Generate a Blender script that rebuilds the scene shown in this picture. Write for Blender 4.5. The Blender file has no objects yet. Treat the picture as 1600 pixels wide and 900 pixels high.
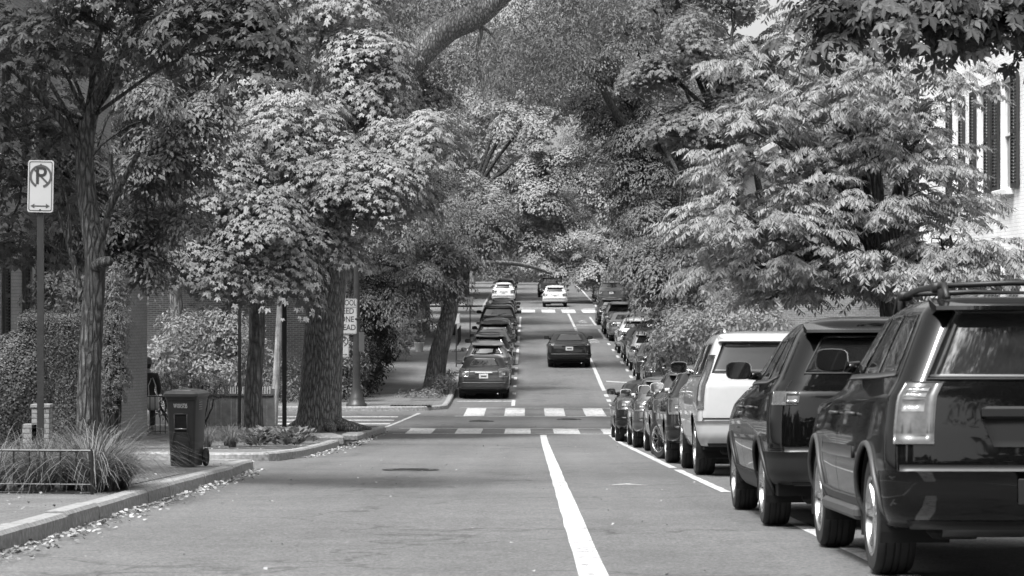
import bpy, bmesh, math, random
import numpy as np
from mathutils import Vector, Matrix

# ------------------------------------------------------------------ camera, sky, sun, exposure
SC = bpy.context.scene
COL = SC.collection
F = 3800.0                       # focal length in photo pixels
VPX, HY = 825.0, 450.0
cam_d = bpy.data.cameras.new('camera'); cam = bpy.data.objects.new('camera', cam_d); COL.objects.link(cam)
cam_d.sensor_width = 36; cam_d.lens = F/1600*36
cam_d.clip_start = 0.5; cam_d.clip_end = 3000
cam.rotation_euler = (math.radians(90), 0, math.atan((VPX-800)/F))
cam_d.dof.use_dof = True; cam_d.dof.focus_distance = 42; cam_d.dof.aperture_fstop = 7.0
SC.camera = cam
SUN_EL, SUN_AZ = math.radians(62), math.radians(215)      # azimuth clockwise from +Y: behind and to the left
world = bpy.data.worlds.new('World'); SC.world = world; world.use_nodes = True
wn = world.node_tree.nodes; wl = world.node_tree.links
bg = wn['Background']; bg.inputs['Strength'].default_value = 0.105
sky = wn.new('ShaderNodeTexSky'); sky.sky_type = 'NISHITA'; sky.sun_disc = False
sky.sun_elevation = SUN_EL; sky.sun_rotation = SUN_AZ; sky.air_density = 1.0; sky.dust_density = 5.0
bw = wn.new('ShaderNodeRGBToBW'); wl.new(sky.outputs[0], bw.inputs[0]); wl.new(bw.outputs[0], bg.inputs['Color'])
sl = bpy.data.lights.new('sun', 'SUN'); sl.energy = 1.5; sl.angle = math.radians(11); sl.color = (1, 1, 1)
so = bpy.data.objects.new('sun', sl); COL.objects.link(so)
sd = Vector((math.sin(SUN_AZ)*math.cos(SUN_EL), math.cos(SUN_AZ)*math.cos(SUN_EL), math.sin(SUN_EL)))
so.rotation_euler = sd.to_track_quat('Z', 'Y').to_euler()
vs = SC.view_settings; vs.view_transform = 'Standard'; vs.look = 'None'; vs.gamma = 1; vs.exposure = 1.65
SC.cycles.max_bounces = 5; SC.cycles.diffuse_bounces = 3; SC.cycles.glossy_bounces = 3
SC.cycles.transmission_bounces = 3; SC.cycles.transparent_max_bounces = 4
SC.cycles.caustics_reflective = False; SC.cycles.caustics_refractive = False

# ------------------------------------------------------------------ helpers
PY = np.array([-80, 0, 58, 66, 74, 82, 92, 102, 165, 176, 190, 230, 270, 310, 520], float)
PZ = np.array([2.3, -1.15, -3.66, -3.83, -3.87, -3.86, -3.62, -3.30, -1.78, -1.52, -1.2, -.25, .45, .7, .9], float)
_gy = np.arange(-80, 520, .5); _gz = np.interp(_gy, PY, PZ)
_k = np.exp(-.5*(np.arange(-10, 11)/4.)**2); _k /= _k.sum()
_gz = np.convolve(np.pad(_gz, 10, mode='edge'), _k, 'valid')
_gz[:24] = np.interp(_gy[:24], PY, PZ)
def H(y): return np.interp(y, _gy, _gz)
def HS(y): return float(H(y+.5)-H(y-.5))
def PX(px, py, Y): return ((px-VPX)*Y/F, Y, (HY-py)*Y/F)     # photo reading at a known distance -> world metres

def mesh_obj(name, verts, faces, mat, parent=None, smooth=False):
    me = bpy.data.meshes.new(name)
    me.from_pydata([tuple(map(float, v)) for v in verts], [], faces)
    if smooth: me.polygons.foreach_set('use_smooth', [True]*len(me.polygons))
    me.materials.append(mat); me.update()
    o = bpy.data.objects.new(name, me); COL.objects.link(o)
    if parent: o.parent = parent
    return o
class MB:
    def __init__(s): s.v = []; s.f = []
    def add(s, vs, fs):
        n = len(s.v); s.v += [tuple(map(float, v)) for v in vs]; s.f += [tuple(i+n for i in f) for f in fs]
    def box(s, c, d, rz=0, bev=0, taper=1.0):
        x, y, z = [k/2 for k in d]; cr, sr = math.cos(rz), math.sin(rz)
        if bev <= 0:
            P = [(sx*x*(taper if sz > 0 else 1), sy*y*(taper if sz > 0 else 1), sz*z) for sz in (-1, 1) for sx, sy in ((-1, -1), (1, -1), (1, 1), (-1, 1))]
            Fc = [(3, 2, 1, 0), (4, 5, 6, 7)]+[(i, (i+1) % 4, (i+1) % 4+4, i+4) for i in range(4)]
        else:
            b = bev; P = []; L = [(-z, -b), (-z+b, 0), (z-b, 0), (z, -b)]
            for zz, off in L:
                for sx, sy, o1, o2 in ((-1, -1, b, 0), (1, -1, -b, 0), (1, -1, 0, b), (1, 1, 0, -b), (1, 1, -b, 0), (-1, 1, b, 0), (-1, 1, 0, -b), (-1, -1, 0, b)):
                    P.append((sx*(x+off)+o1, sy*(y+off)+o2, zz))
            Fc = [tuple(range(7, -1, -1)), tuple(range(24, 32))]
            for k in range(3): Fc += [(k*8+i, k*8+(i+1) % 8, k*8+8+(i+1) % 8, k*8+8+i) for i in range(8)]
        s.add([(c[0]+p[0]*cr-p[1]*sr, c[1]+p[0]*sr+p[1]*cr, c[2]+p[2]) for p in P], Fc)
    def tube(s, pts, rad, n=8, cap=True, wob=0, rng=None):
        pts = [Vector(p) for p in pts]
        if not hasattr(rad, '__len__'): rad = [rad]*len(pts)
        t0 = (pts[1]-pts[0]).normalized(); ref = Vector((1, 0, 0)) if abs(t0.x) < .8 else Vector((0, 1, 0))
        u = (ref-t0*ref.dot(t0)).normalized(); V = []; n0 = len(s.v)
        for i, p in enumerate(pts):
            t = (pts[min(i+1, len(pts)-1)]-pts[max(i-1, 0)]).normalized(); u = (u-t*u.dot(t)).normalized(); w = t.cross(u)
            for k in range(n):
                a = 2*math.pi*k/n; r = rad[i]*(1+(rng.uniform(-wob, wob) if wob else 0))
                V.append(p+u*math.cos(a)*r+w*math.sin(a)*r)
        Fc = [(i*n+k, i*n+(k+1) % n, (i+1)*n+(k+1) % n, (i+1)*n+k) for i in range(len(pts)-1) for k in range(n)]
        if cap: Fc += [tuple(range(n-1, -1, -1)), tuple((len(pts)-1)*n+k for k in range(n))]
        s.add(V, Fc)
    def lathe(s, prof, c=(0, 0, 0), n=24, axis='z', arc=None):
        V = []; a0, a1 = arc or (0, 2*math.pi); m = n if not arc else n+1
        for r, h in prof:
            for k in range(m):
                a = a0+(a1-a0)*k/n; x, y = r*math.cos(a), r*math.sin(a)
                V.append((c[0]+x, c[1]+y, c[2]+h) if axis == 'z' else (c[0]+h, c[1]+x, c[2]+y))
        q = m if not arc else m-1
        s.add(V, [(i*m+k, i*m+(k+1) % m, (i+1)*m+(k+1) % m, (i+1)*m+k) for i in range(len(prof)-1) for k in range(q)])
    def build(s, name, mat, parent=None, smooth=False): return mesh_obj(name, s.v, s.f, mat, parent, smooth)
def tag(o, label=None, cat=None, group=None, kind=None):
    if label: o['label'] = label
    if cat: o['category'] = cat
    if group: o['group'] = group
    if kind: o['kind'] = kind
    return o
def empty(name, loc, label=None, cat=None, group=None, rot=(0, 0, 0)):
    o = bpy.data.objects.new(name, None); o.empty_display_size = .2; COL.objects.link(o); o.location = loc; o.rotation_euler = rot
    return tag(o, label, cat, group)
def struct(o): o['kind'] = 'structure'; return o
def copy_tree(o, parent=None):
    c = o.copy(); COL.objects.link(c)
    if parent is not None: c.parent = parent
    for ch in list(o.children): copy_tree(ch, c)
    return c
def autosmooth(o, ang=35):
    me = o.data; me.polygons.foreach_set('use_smooth', [True]*len(me.polygons))
    me.set_sharp_from_angle(angle=math.radians(ang))
    return o

# ------------------------------------------------------------------ materials (all neutral: the photograph is black and white)
def newmat(name):
    m = bpy.data.materials.new(name); m.use_nodes = True; nt = m.node_tree
    return m, nt, nt.nodes, nt.links, nt.nodes['Principled BSDF']
def setc(inp, g): inp.default_value = (g, g, g, 1)
def solid(name, g, rough=.5, metal=0., coat=0., ior=1.5, var=.06, scale=8, bump=0.):
    m, nt, N, L, b = newmat(name)
    tc = N.new('ShaderNodeTexCoord'); nz = N.new('ShaderNodeTexNoise'); nz.inputs['Scale'].default_value = scale; nz.inputs['Detail'].default_value = 5
    L.new(tc.outputs['Object'], nz.inputs['Vector'])
    cr = N.new('ShaderNodeMapRange'); cr.inputs[1].default_value = .3; cr.inputs[2].default_value = .7
    cr.inputs[3].default_value = g*(1-var); cr.inputs[4].default_value = g*(1+var)
    L.new(nz.outputs[0], cr.inputs[0]); L.new(cr.outputs[0], b.inputs['Base Color'])
    b.inputs['Roughness'].default_value = rough; b.inputs['Metallic'].default_value = metal; b.inputs['IOR'].default_value = ior
    b.inputs['Coat Weight'].default_value = coat; b.inputs['Coat Roughness'].default_value = .03
    if bump:
        bp = N.new('ShaderNodeBump'); bp.inputs['Strength'].default_value = bump; bp.inputs['Distance'].default_value = .01
        L.new(nz.outputs[0], bp.inputs['Height']); L.new(bp.outputs[0], b.inputs['Normal'])
    return m
def math_node(N, L, op, a, b=None):
    n = N.new('ShaderNodeMath'); n.operation = op
    for i, x in enumerate((a, b)):
        if x is None: continue
        if isinstance(x, (int, float)): n.inputs[i].default_value = x
        else: L.new(x, n.inputs[i])
    return n.outputs[0]
def noise(N, L, vec, scale, detail=4, rough=.55, lo=0., hi=1., a=.3, b=.7, sc=None):
    if sc is not None:
        mp = N.new('ShaderNodeMapping'); mp.inputs['Scale'].default_value = sc; L.new(vec, mp.inputs['Vector']); vec = mp.outputs[0]
    nz = N.new('ShaderNodeTexNoise'); nz.inputs['Scale'].default_value = scale; nz.inputs['Detail'].default_value = detail; nz.inputs['Roughness'].default_value = rough
    L.new(vec, nz.inputs['Vector'])
    r = N.new('ShaderNodeMapRange'); r.inputs[1].default_value = a; r.inputs[2].default_value = b; r.inputs[3].default_value = lo; r.inputs[4].default_value = hi
    L.new(nz.outputs[0], r.inputs[0]); return r.outputs[0]
def asphalt():
    m, nt, N, L, b = newmat('asphalt'); v = N.new('ShaderNodeTexCoord').outputs['Object']
    big = noise(N, L, v, .16, 5, lo=.78, hi=1.14); streak = noise(N, L, v, 1.0, 5, lo=.86, hi=1.10, sc=(1.6, .045, 1)); mid = noise(N, L, v, 1.6, 6, .65, lo=.88, hi=1.10)
    oil = noise(N, L, v, .9, 3, lo=.82, hi=1., a=.30, b=.38, sc=(1, .5, 1)); streak = math_node(N, L, 'MULTIPLY', streak, oil)
    fine = noise(N, L, v, 42, 3, .7, lo=.42, hi=1.6); grit = noise(N, L, v, 14, 4, .8, lo=.72, hi=1.3)
    c = math_node(N, L, 'MULTIPLY', big, streak); c = math_node(N, L, 'MULTIPLY', c, mid); c = math_node(N, L, 'MULTIPLY', c, fine); c = math_node(N, L, 'MULTIPLY', c, grit)
    vo = N.new('ShaderNodeTexVoronoi'); vo.feature = 'DISTANCE_TO_EDGE'; vo.inputs['Scale'].default_value = .17
    wv = N.new('ShaderNodeTexNoise'); wv.inputs['Scale'].default_value = .9; wv.inputs['Detail'].default_value = 6; L.new(v, wv.inputs['Vector'])
    va = N.new('ShaderNodeVectorMath'); va.operation = 'MULTIPLY_ADD'; L.new(wv.outputs['Color'], va.inputs[0]); va.inputs[1].default_value = (2, 2, 2); L.new(v, va.inputs[2]); L.new(va.outputs[0], vo.inputs['Vector'])
    cr = N.new('ShaderNodeMapRange'); cr.inputs[1].default_value = 0; cr.inputs[2].default_value = .008; cr.inputs[3].default_value = .55; cr.inputs[4].default_value = 1; L.new(vo.outputs['Distance'], cr.inputs[0])
    c = math_node(N, L, 'MULTIPLY', c, cr.outputs[0]); c = math_node(N, L, 'MULTIPLY', c, ASPH)
    L.new(c, b.inputs['Base Color']); b.inputs['Roughness'].default_value = .85
    bp = N.new('ShaderNodeBump'); bp.inputs['Strength'].default_value = .5; bp.inputs['Distance'].default_value = .006; L.new(fine, bp.inputs['Height']); L.new(bp.outputs[0], b.inputs['Normal'])
    return m
ASPH = .118
def paintmark():
    m, nt, N, L, b = newmat('worn_road_paint'); v = N.new('ShaderNodeTexCoord').outputs['Object']
    w = noise(N, L, v, 9, 10, .8, lo=0, hi=1, a=.42, b=.50); w2 = noise(N, L, v, 1.3, 3, lo=.78, hi=1.05)
    mx = N.new('ShaderNodeMix'); mx.data_type = 'FLOAT'; L.new(w, mx.inputs[0]); mx.inputs[2].default_value = .18; mx.inputs[3].default_value = .56
    c = math_node(N, L, 'MULTIPLY', mx.outputs[0], w2); L.new(c, b.inputs['Base Color']); b.inputs['Roughness'].default_value = .7
    return m
def brick(name, c1, c2, mort, plane='yz', sc=1., bw=.21, bh=.07, rough=.85, ms=.012, bump=.6):
    m, nt, N, L, b = newmat(name); v = N.new('ShaderNodeTexCoord').outputs['Object']
    sx = N.new('ShaderNodeSeparateXYZ'); L.new(v, sx.inputs[0]); cx = N.new('ShaderNodeCombineXYZ')
    if plane == 'wall':
        L.new(math_node(N, L, 'ADD', sx.outputs[0], sx.outputs[1]), cx.inputs[0]); L.new(sx.outputs[2], cx.inputs[1])
    else:
        ia, ib = {'yz': (1, 2), 'xz': (0, 2), 'xy': (0, 1), 'yx': (1, 0)}[plane]
        L.new(sx.outputs[ia], cx.inputs[0]); L.new(sx.outputs[ib], cx.inputs[1])
    t = N.new('ShaderNodeTexBrick'); t.inputs['Scale'].default_value = sc; t.inputs['Brick Width'].default_value = bw; t.inputs['Row Height'].default_value = bh
    t.inputs['Mortar Size'].default_value = ms; t.inputs['Mortar Smooth'].default_value = .3
    setc(t.inputs['Color1'], c1); setc(t.inputs['Color2'], c2); setc(t.inputs['Mortar'], mort); L.new(cx.outputs[0], t.inputs['Vector'])
    g = N.new('ShaderNodeRGBToBW'); L.new(t.outputs['Color'], g.inputs[0])
    c = math_node(N, L, 'MULTIPLY', g.outputs[0], noise(N, L, v, .8, 5, lo=.8, hi=1.15)); c = math_node(N, L, 'MULTIPLY', c, noise(N, L, v, 30, 3, lo=.85, hi=1.15))
    L.new(c, b.inputs['Base Color']); b.inputs['Roughness'].default_value = rough
    bp = N.new('ShaderNodeBump'); bp.inputs['Strength'].default_value = bump; bp.inputs['Distance'].default_value = .01; bp.invert = True
    L.new(t.outputs['Fac'], bp.inputs['Height']); L.new(bp.outputs[0], b.inputs['Normal'])
    return m
def bark(name, lo, hi, sc=1., depth=.03):
    m, nt, N, L, b = newmat(name); v = N.new('ShaderNodeTexCoord').outputs['Object']
    mp = N.new('ShaderNodeMapping'); mp.inputs['Scale'].default_value = (1, 1, .17); L.new(v, mp.inputs[0])
    wv = N.new('ShaderNodeTexNoise'); wv.inputs['Scale'].default_value = 5*sc; L.new(mp.outputs[0], wv.inputs['Vector'])
    va = N.new('ShaderNodeVectorMath'); va.operation = 'MULTIPLY_ADD'; L.new(wv.outputs['Color'], va.inputs[0]); va.inputs[1].default_value = (.12/sc,)*3; L.new(mp.outputs[0], va.inputs[2])
    vo = N.new('ShaderNodeTexVoronoi'); vo.feature = 'DISTANCE_TO_EDGE'; vo.inputs['Scale'].default_value = 13*sc; L.new(va.outputs[0], vo.inputs['Vector'])
    r = N.new('ShaderNodeMapRange'); r.inputs[1].default_value = .0; r.inputs[2].default_value = .3; L.new(vo.outputs['Distance'], r.inputs[0])
    n2 = noise(N, L, v, 9*sc, 6, .7, lo=.6, hi=1.35)
    mx = N.new('ShaderNodeMix'); mx.data_type = 'FLOAT'; L.new(r.outputs[0], mx.inputs[0]); mx.inputs[2].default_value = lo; mx.inputs[3].default_value = hi
    L.new(math_node(N, L, 'MULTIPLY', mx.outputs[0], n2), b.inputs['Base Color']); b.inputs['Roughness'].default_value = .9
    bp = N.new('ShaderNodeBump'); bp.inputs['Strength'].default_value = 1; bp.inputs['Distance'].default_value = depth
    L.new(math_node(N, L, 'ADD', r.outputs[0], math_node(N, L, 'MULTIPLY', n2, .3)), bp.inputs['Height']); L.new(bp.outputs[0], b.inputs['Normal'])
    return m
def leafmat(name, g, var=.35, trans=.3, gloss=.25):
    m, nt, N, L, b = newmat(name); N.remove(b)
    geo = N.new('ShaderNodeNewGeometry'); v = N.new('ShaderNodeTexCoord').outputs['Object']
    r = N.new('ShaderNodeMapRange'); r.inputs[3].default_value = g*(1-var); r.inputs[4].default_value = g*(1+var); L.new(geo.outputs['Random Per Island'], r.inputs[0])
    c = math_node(N, L, 'MULTIPLY', r.outputs[0], noise(N, L, v, .55, 2, lo=.8, hi=1.2))
    d = N.new('ShaderNodeBsdfDiffuse'); t = N.new('ShaderNodeBsdfTranslucent'); gl = N.new('ShaderNodeBsdfGlossy'); gl.inputs['Roughness'].default_value = .45
    L.new(c, d.inputs['Color']); L.new(c, t.inputs['Color']); setc(gl.inputs['Color'], gloss)
    m1 = N.new('ShaderNodeMixShader'); m1.inputs[0].default_value = trans; L.new(d.outputs[0], m1.inputs[1]); L.new(t.outputs[0], m1.inputs[2])
    m2 = N.new('ShaderNodeMixShader'); m2.inputs[0].default_value = .06; L.new(m1.outputs[0], m2.inputs[1]); L.new(gl.outputs[0], m2.inputs[2])
    L.new(m2.outputs[0], N['Material Output'].inputs[0]); return m
def glassmat(name, g=.012, ior=1.7):
    m = solid(name, g, .03, 0, 0, ior, var=.2); return m
M = {}
M['asphalt'] = asphalt(); M['paint'] = paintmark()
M['granite'] = solid('granite_kerb', .25, .8, var=.35, scale=18, bump=.6); M['granite_dk'] = solid('kerb_joint', .06, .9)
M['concrete'] = solid('concrete', .26, .85, var=.2, scale=3, bump=.2)
M['soil'] = solid('soil', .10, .95, var=.5, scale=9, bump=1)
M['brickpave'] = brick('brick_paving', .12, .17, .08, 'xy', bw=.2, bh=.1, ms=.008)
M['brick'] = brick('red_brick', .14, .22, .30, 'wall'); M['brick_paint'] = brick('painted_brick', .27, .30, .19, 'wall', ms=.006)
M['brick_white'] = brick('white_painted_brick', .80, .84, .62, 'wall', ms=.006); M['brick_dark'] = brick('dark_brick', .06, .1, .17, 'wall')
M['white'] = solid('white_paint', .75, .5); M['offwhite'] = solid('offwhite_paint', .55, .6); M['shutter'] = solid('black_shutter', .03, .5)
M['slate'] = solid('slate', .1, .7, var=.3); M['iron'] = solid('black_iron', .015, .45); M['pole'] = solid('dark_pole', .03, .45, var=.2)
M['wood'] = solid('weathered_wood', .11, .8, var=.3, scale=5); M['paleplastic'] = solid('pale_plastic', .6, .4)
M['bark'] = bark('maple_bark', .028, .12, 1.4, .03); M['oakbark'] = bark('oak_bark', .065, .28, 1.5, .02); M['barkd'] = bark('dark_bark', .02, .07, 1.2, .02)
M['palebark'] = bark('pale_bark', .3, .45, .6, .01); M['farbark'] = bark('far_bark', .09, .26, .9, .03)
M['lf_dark'] = leafmat('maple_leaf_shade', .105, .4, .35); M['lf_bright'] = leafmat('silver_maple_leaf', .31, .2, .3)  # maple_leaf_shade: shade under the crown put into a darker leaf colour
M['lf_pin'] = leafmat('compound_leaf', .28, .25, .3); M['lf_mid'] = leafmat('mid_leaf', .20, .22, .35); M['lf_fine'] = leafmat('willow_oak_leaf', .17, .25, .35)
M['lf_box'] = leafmat('box_leaf', .12, .4, .2); M['lf_light'] = leafmat('light_leaf', .30, .2, .35); M['lf_black'] = leafmat('yew_leaf', .03, .4, .1)
M['grass'] = leafmat('grass_blade', .17, .35, .3); M['litter'] = leafmat('fallen_leaf', .30, .5, .1)
M['binm'] = solid('bin_plastic', .028, .42, var=.12, scale=5); M['lid'] = solid('lid_plastic', .05, .38, var=.12, scale=5)
M['tyre'] = solid('tyre_rubber', .018, .75, var=.25); M['rim'] = solid('alloy', .55, .22, 1.0); M['rimdk'] = solid('dark_alloy', .2, .3, 1.0)
M['black'] = solid('black_plastic', .012, .5); M['void'] = solid('unlit_void', .004, .9); M['glass'] = glassmat('tinted_glass'); M['chrome'] = solid('chrome', .75, .08, 1.0, var=.02)  # void: near-black for undersides and gaps, and for painted recess shade
M['glass_sky'] = glassmat('reflective_glass', .02, 2.6); M['lens'] = solid('lamp_lens', .05, .12, 0, 1, var=.25, scale=30); M['lens_pale'] = solid('clear_lens', .17, .12, 0, 1, var=.2, scale=30); M['plate'] = solid('number_plate', .6, .4, var=.3, scale=25)
M['trim'] = solid('grey_trim', .06, .45); M['paneglass'] = glassmat('window_glass', .05, 1.6); M['mirror'] = solid('mirror_glass', .35, .03, 1.0, var=.01)
M['signw'] = solid('sign_face', .42, .45, var=.05, scale=4); M['signk'] = solid('sign_ink', .03, .5); M['signg'] = solid('sign_red_ink', .07, .5); M['signb'] = solid('sign_back', .2, .5)
M['cloth'] = solid('dark_cloth', .03, .9); M['skin'] = solid('skin', .3, .6); M['hair'] = solid('hair', .03, .8); M['bag'] = solid('pale_bag', .5, .7)
PAINT = {}
def paint(g, metal=.3):
    k = (g, metal)
    if k not in PAINT:
        PAINT[k] = solid('car_paint', g, .28, metal, .9 if g > .03 else .75, var=.03); PAINT[k].node_tree.nodes['Principled BSDF'].inputs['Specular IOR Level'].default_value = .5 if g > .03 else .03
    return PAINT[k]

def text_mesh(s, size, name, mat, parent, loc, rot, ext=.002, cond=1.0, off_=.012):
    cu = bpy.data.curves.new('t', 'FONT'); cu.body = s; cu.size = size; cu.extrude = ext; cu.align_x = 'CENTER'; cu.align_y = 'CENTER'; cu.offset = size*off_
    to = bpy.data.objects.new('t', cu); COL.objects.link(to)
    dg = bpy.context.evaluated_depsgraph_get(); me = bpy.data.meshes.new_from_object(to.evaluated_get(dg)); bpy.data.objects.remove(to); bpy.data.curves.remove(cu)
    me.materials.clear(); me.materials.append(mat); me.name = name
    o = bpy.data.objects.new(name, me); COL.objects.link(o); o.parent = parent; o.location = loc; o.rotation_euler = rot; o.scale = (cond, 1, 1)
    return o

# ------------------------------------------------------------------ ground, road, pavements
def flat(name, poly, dz, mat, parent=None, step=2.):
    """polygon in plan laid on the street profile"""
    bm = bmesh.new(); vs_ = [bm.verts.new((x, y, 0)) for x, y in poly]; bm.faces.new(vs_)
    ys = [p[1] for p in poly]; y = math.ceil(min(ys)/step)*step
    while y < max(ys):
        if y > min(ys): bmesh.ops.bisect_plane(bm, geom=bm.verts[:]+bm.edges[:]+bm.faces[:], plane_co=(0, y, 0), plane_no=(0, 1, 0))
        y += step
    bmesh.ops.triangulate(bm, faces=[f for f in bm.faces if len(f.verts) > 4])
    for v in bm.verts: v.co.z = float(H(v.co.y))+dz
    bmesh.ops.recalc_face_normals(bm, faces=bm.faces[:])
    for f in bm.faces:
        if f.normal.z < 0: f.normal_flip()
    me = bpy.data.meshes.new(name); bm.to_mesh(me); bm.free(); me.materials.append(mat)
    o = bpy.data.objects.new(name, me); COL.objects.link(o)
    if parent: o.parent = parent
    return o
def rect(x0, x1, y0, y1): return [(x0, y0), (x1, y0), (x1, y1), (x0, y1)]
gx = np.array([-400, -60, -30, 30, 60, 400.]); gy2 = np.concatenate([np.arange(-78, 330, 3.), [400, 519, 1500]])
gv = [(x, y, H(y)-.012) for y in gy2 for x in gx]; nx = len(gx)
struct(mesh_obj('ground', gv, [(j*nx+i, j*nx+i+1, (j+1)*nx+i+1, (j+1)*nx+i) for j in range(len(gy2)-1) for i in range(nx-1)], M['soil']))
# road: near block, crossing, far block, second crossing, third block
roadpoly = [(-4.6, -60), (5., -60), (5., 64), (70, 64), (70, 78), (6.6, 78), (6.6, 168), (60, 168), (60, 180), (7.5, 180), (7.5, 330), (-3.8, 330), (-3.8, 180), (-60, 180), (-60, 168), (-3.6, 168), (-3.6, 77), (-70, 77), (-70, 65), (-7.2, 65), (-7.2, 60), (-9, 60), (-9, 36), (-4.6, 36)]
struct(flat('road', roadpoly, 0., M['asphalt']))
def arcpts(cx, cy, r, a0, a1, n=8): return [(cx+r*math.cos(math.radians(a0+(a1-a0)*i/n)), cy+r*math.sin(math.radians(a0+(a1-a0)*i/n))) for i in range(n+1)]
def kerb(path, wid=.17, h=.135, seed=0):
    """granite kerb stones swept along a plan path, road on the right-hand side of travel"""
    rng = random.Random(seed); mb = MB(); P = [Vector(p) for p in path]
    segs = []; stone = 1.6
    # resample
    d = [0]
    for i in range(1, len(P)): d.append(d[-1]+(P[i]-P[i-1]).length)
    tot = d[-1]; n = max(1, int(tot/stone)); D = np.array(d); X = np.array([p.x for p in P]); Yy = np.array([p.y for p in P])
    def at(s): return Vector((np.interp(s, D, X), np.interp(s, D, Yy)))
    for k in range(n):
        s0, s1 = tot*k/n+.006, tot*(k+1)/n-.006; dh = rng.uniform(-.008, .008); do = rng.uniform(-.006, .006); m = 5
        ring = []
        for j in range(m+1):
            s = s0+(s1-s0)*j/m; p = at(s); t = (at(min(s+.05, tot))-at(max(s-.05, 0))).normalized(); nrm = Vector((-t.y, t.x))
            z = float(H(p.y)); q = [(0+do, -.05), (.012+do, h-.03+dh), (.04+do, h+dh), (wid, h+dh), (wid, -.05)]
            ring.append([(p.x+nrm.x*a, p.y+nrm.y*a, z+b) for a, b in q])
        V = [v for r in ring for v in r]; Fc = [(j*5+i, (j+1)*5+i, (j+1)*5+i+1, j*5+i+1) for j in range(m) for i in range(4)]
        Fc += [(0, 1, 2, 3, 4), tuple(m*5+i for i in (4, 3, 2, 1, 0))]
        mb.add(V, Fc)
    return struct(mb.build('kerb', M['granite']))
# left near pavement (ends at the alley mouth)
kl1 = [(-3.6, -40), (-3.72, 10), (-3.8, 17.4), (-3.95, 26), (-4.02, 33), (-4.12, 35.6)]+arcpts(-4.62, 36.2, .55, -10, 80, 6)+[(-5.2, 36.9), (-7.5, 37.0)]
kerb(kl1, .2, .15, 1)
struct(flat('pavement', [(-14, -40)]+[(x-.15, y) for x, y in kl1[:6]]+[(-4.3, 36.4), (-4.8, 36.8), (-14, 36.9)], .131, M['brickpave']))
struct(flat('alley', [(-14, 37.1), (-5.1, 37.1), (-5.1, 40.9), (-14, 40.9)], .02, M['concrete']))
kl2 = [(-7.5, 40.7), (-5.3, 40.8)]+arcpts(-4.9, 41.5, .7, -90, -10, 5)+[(-4.02, 44), (-4.0, 50), (-4.12, 57), (-4.0, 60)]+arcpts(-4.55, 63.8, .85, -20, 95, 8)+[(-7, 64.8), (-14, 64.9)]
kerb(kl2, .2, .15, 2)
struct(flat('pavement', [(-14, 40.9), (-5.3, 40.95), (-4.6, 41.2), (-4.25, 42), (-4.2, 44), (-4.17, 50), (-4.28, 57), (-4.17, 60), (-3.95, 63.6), (-4.3, 64.3), (-4.8, 64.5), (-14, 64.7)], .131, M['brickpave']))
# left far pavement
kl3 = [(-40, 76.2), (-5, 76.3)]+arcpts(-4.1, 78.0, 1.55, -90, -10, 7)+[(-2.55, 80), (-2.6, 120), (-2.6, 165)]+arcpts(-3.6, 167, 1., 0, 90, 5)+[(-30, 168)]
kerb(kl3, .18, .14, 3)
struct(flat('pavement', [(-40, 76.3), (-5, 76.4), (-4.1, 76.6), (-3.1, 77.2), (-2.75, 78), (-2.72, 120), (-2.75, 166), (-3.6, 167.9), (-40, 167.9)], .121, M['brickpave']))
kl4 = [(5.4, 168)]+[(5.9, 164), (5.95, 120), (5.9, 80)]+[(6.8, 78.4), (8, 77.6), (40, 77.4)]
kerb([(p[0], p[1]) for p in kl4], .18, .14, 4)
struct(flat('pavement', [(5.6, 167.9), (6.05, 164), (6.1, 120), (6.05, 80), (6.9, 78.5), (8, 77.75), (40, 77.6), (40, 167.9)], .121, M['brickpave']))
kl5 = [(40, 64.4), (7, 64.3), (5.2, 63.6), (4.5, 62.2), (4.4, 60), (4.4, 30), (4.45, -40)]
kerb(kl5, .18, .14, 5)
struct(flat('pavement', [(40, 64.25), (7, 64.15), (5.3, 63.5), (4.65, 62.1), (4.55, 60), (4.55, 30), (4.6, -40), (40, -40)], .121, M['brickpave']))
for sx, xs in ((-1, (-3.2, -40)), (1, (7.0, 40))):
    p = [(xs[0], 330), (xs[0], 181)] if sx > 0 else [(xs[0], 181), (xs[0], 330)]
    kerb(p, .18, .14, 6+sx)
    struct(flat('pavement', rect(min(xs), max(xs), 181, 330), .119, M['brickpave'])) if sx < 0 else struct(flat('pavement', rect(7.1, 40, 181, 330), .119, M['brickpave']))
# markings
mk = []
mkr = random.Random(3)
def mark(poly):
    P = []
    for (x0, y0), (x1, y1) in zip(poly, poly[1:]+poly[:1]):
        d = math.hypot(x1-x0, y1-y0); n = max(1, min(60, int(d/.35)))
        for k in range(n): P.append((x0+(x1-x0)*k/n+(mkr.uniform(-.007, .007) if k else 0), y0+(y1-y0)*k/n+(mkr.uniform(-.012, .012) if k else 0)))
    mk.append(flat('mark', P, .005, M['paint']))
mark([(.32, -10), (.52, -10), (.47, 61.8), (.31, 61.8)])
mark([(2.34, 12), (2.48, 12), (2.42, 26.5), (2.28, 26.5)]); mark([(2.24, 28.3), (2.36, 28.3), (2.30, 36.5), (2.18, 36.5)])
mark([(2.17, 37.3), (2.29, 37.3), (2.16, 62), (2.05, 62)])
def cross(x0, x1, y0, y1, n, w, skew=0, first=.35, lines=True, t=.16):
    if lines:
        for yy in (y0, y1-t): mark([(x0, yy), (x1, yy+skew), (x1, yy+skew+t), (x0, yy+t)])
    p = (x1-x0)/n
    for k in range(n):
        a = x0+p*(k+first); b = a+w; s0, s1 = skew*(a-x0)/(x1-x0), skew*(b-x0)/(x1-x0)
        mark([(a, y0+t+.05+s0), (b, y0+t+.05+s1), (b, y1-t-.05+s1), (a, y1-t-.05+s0)])
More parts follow.
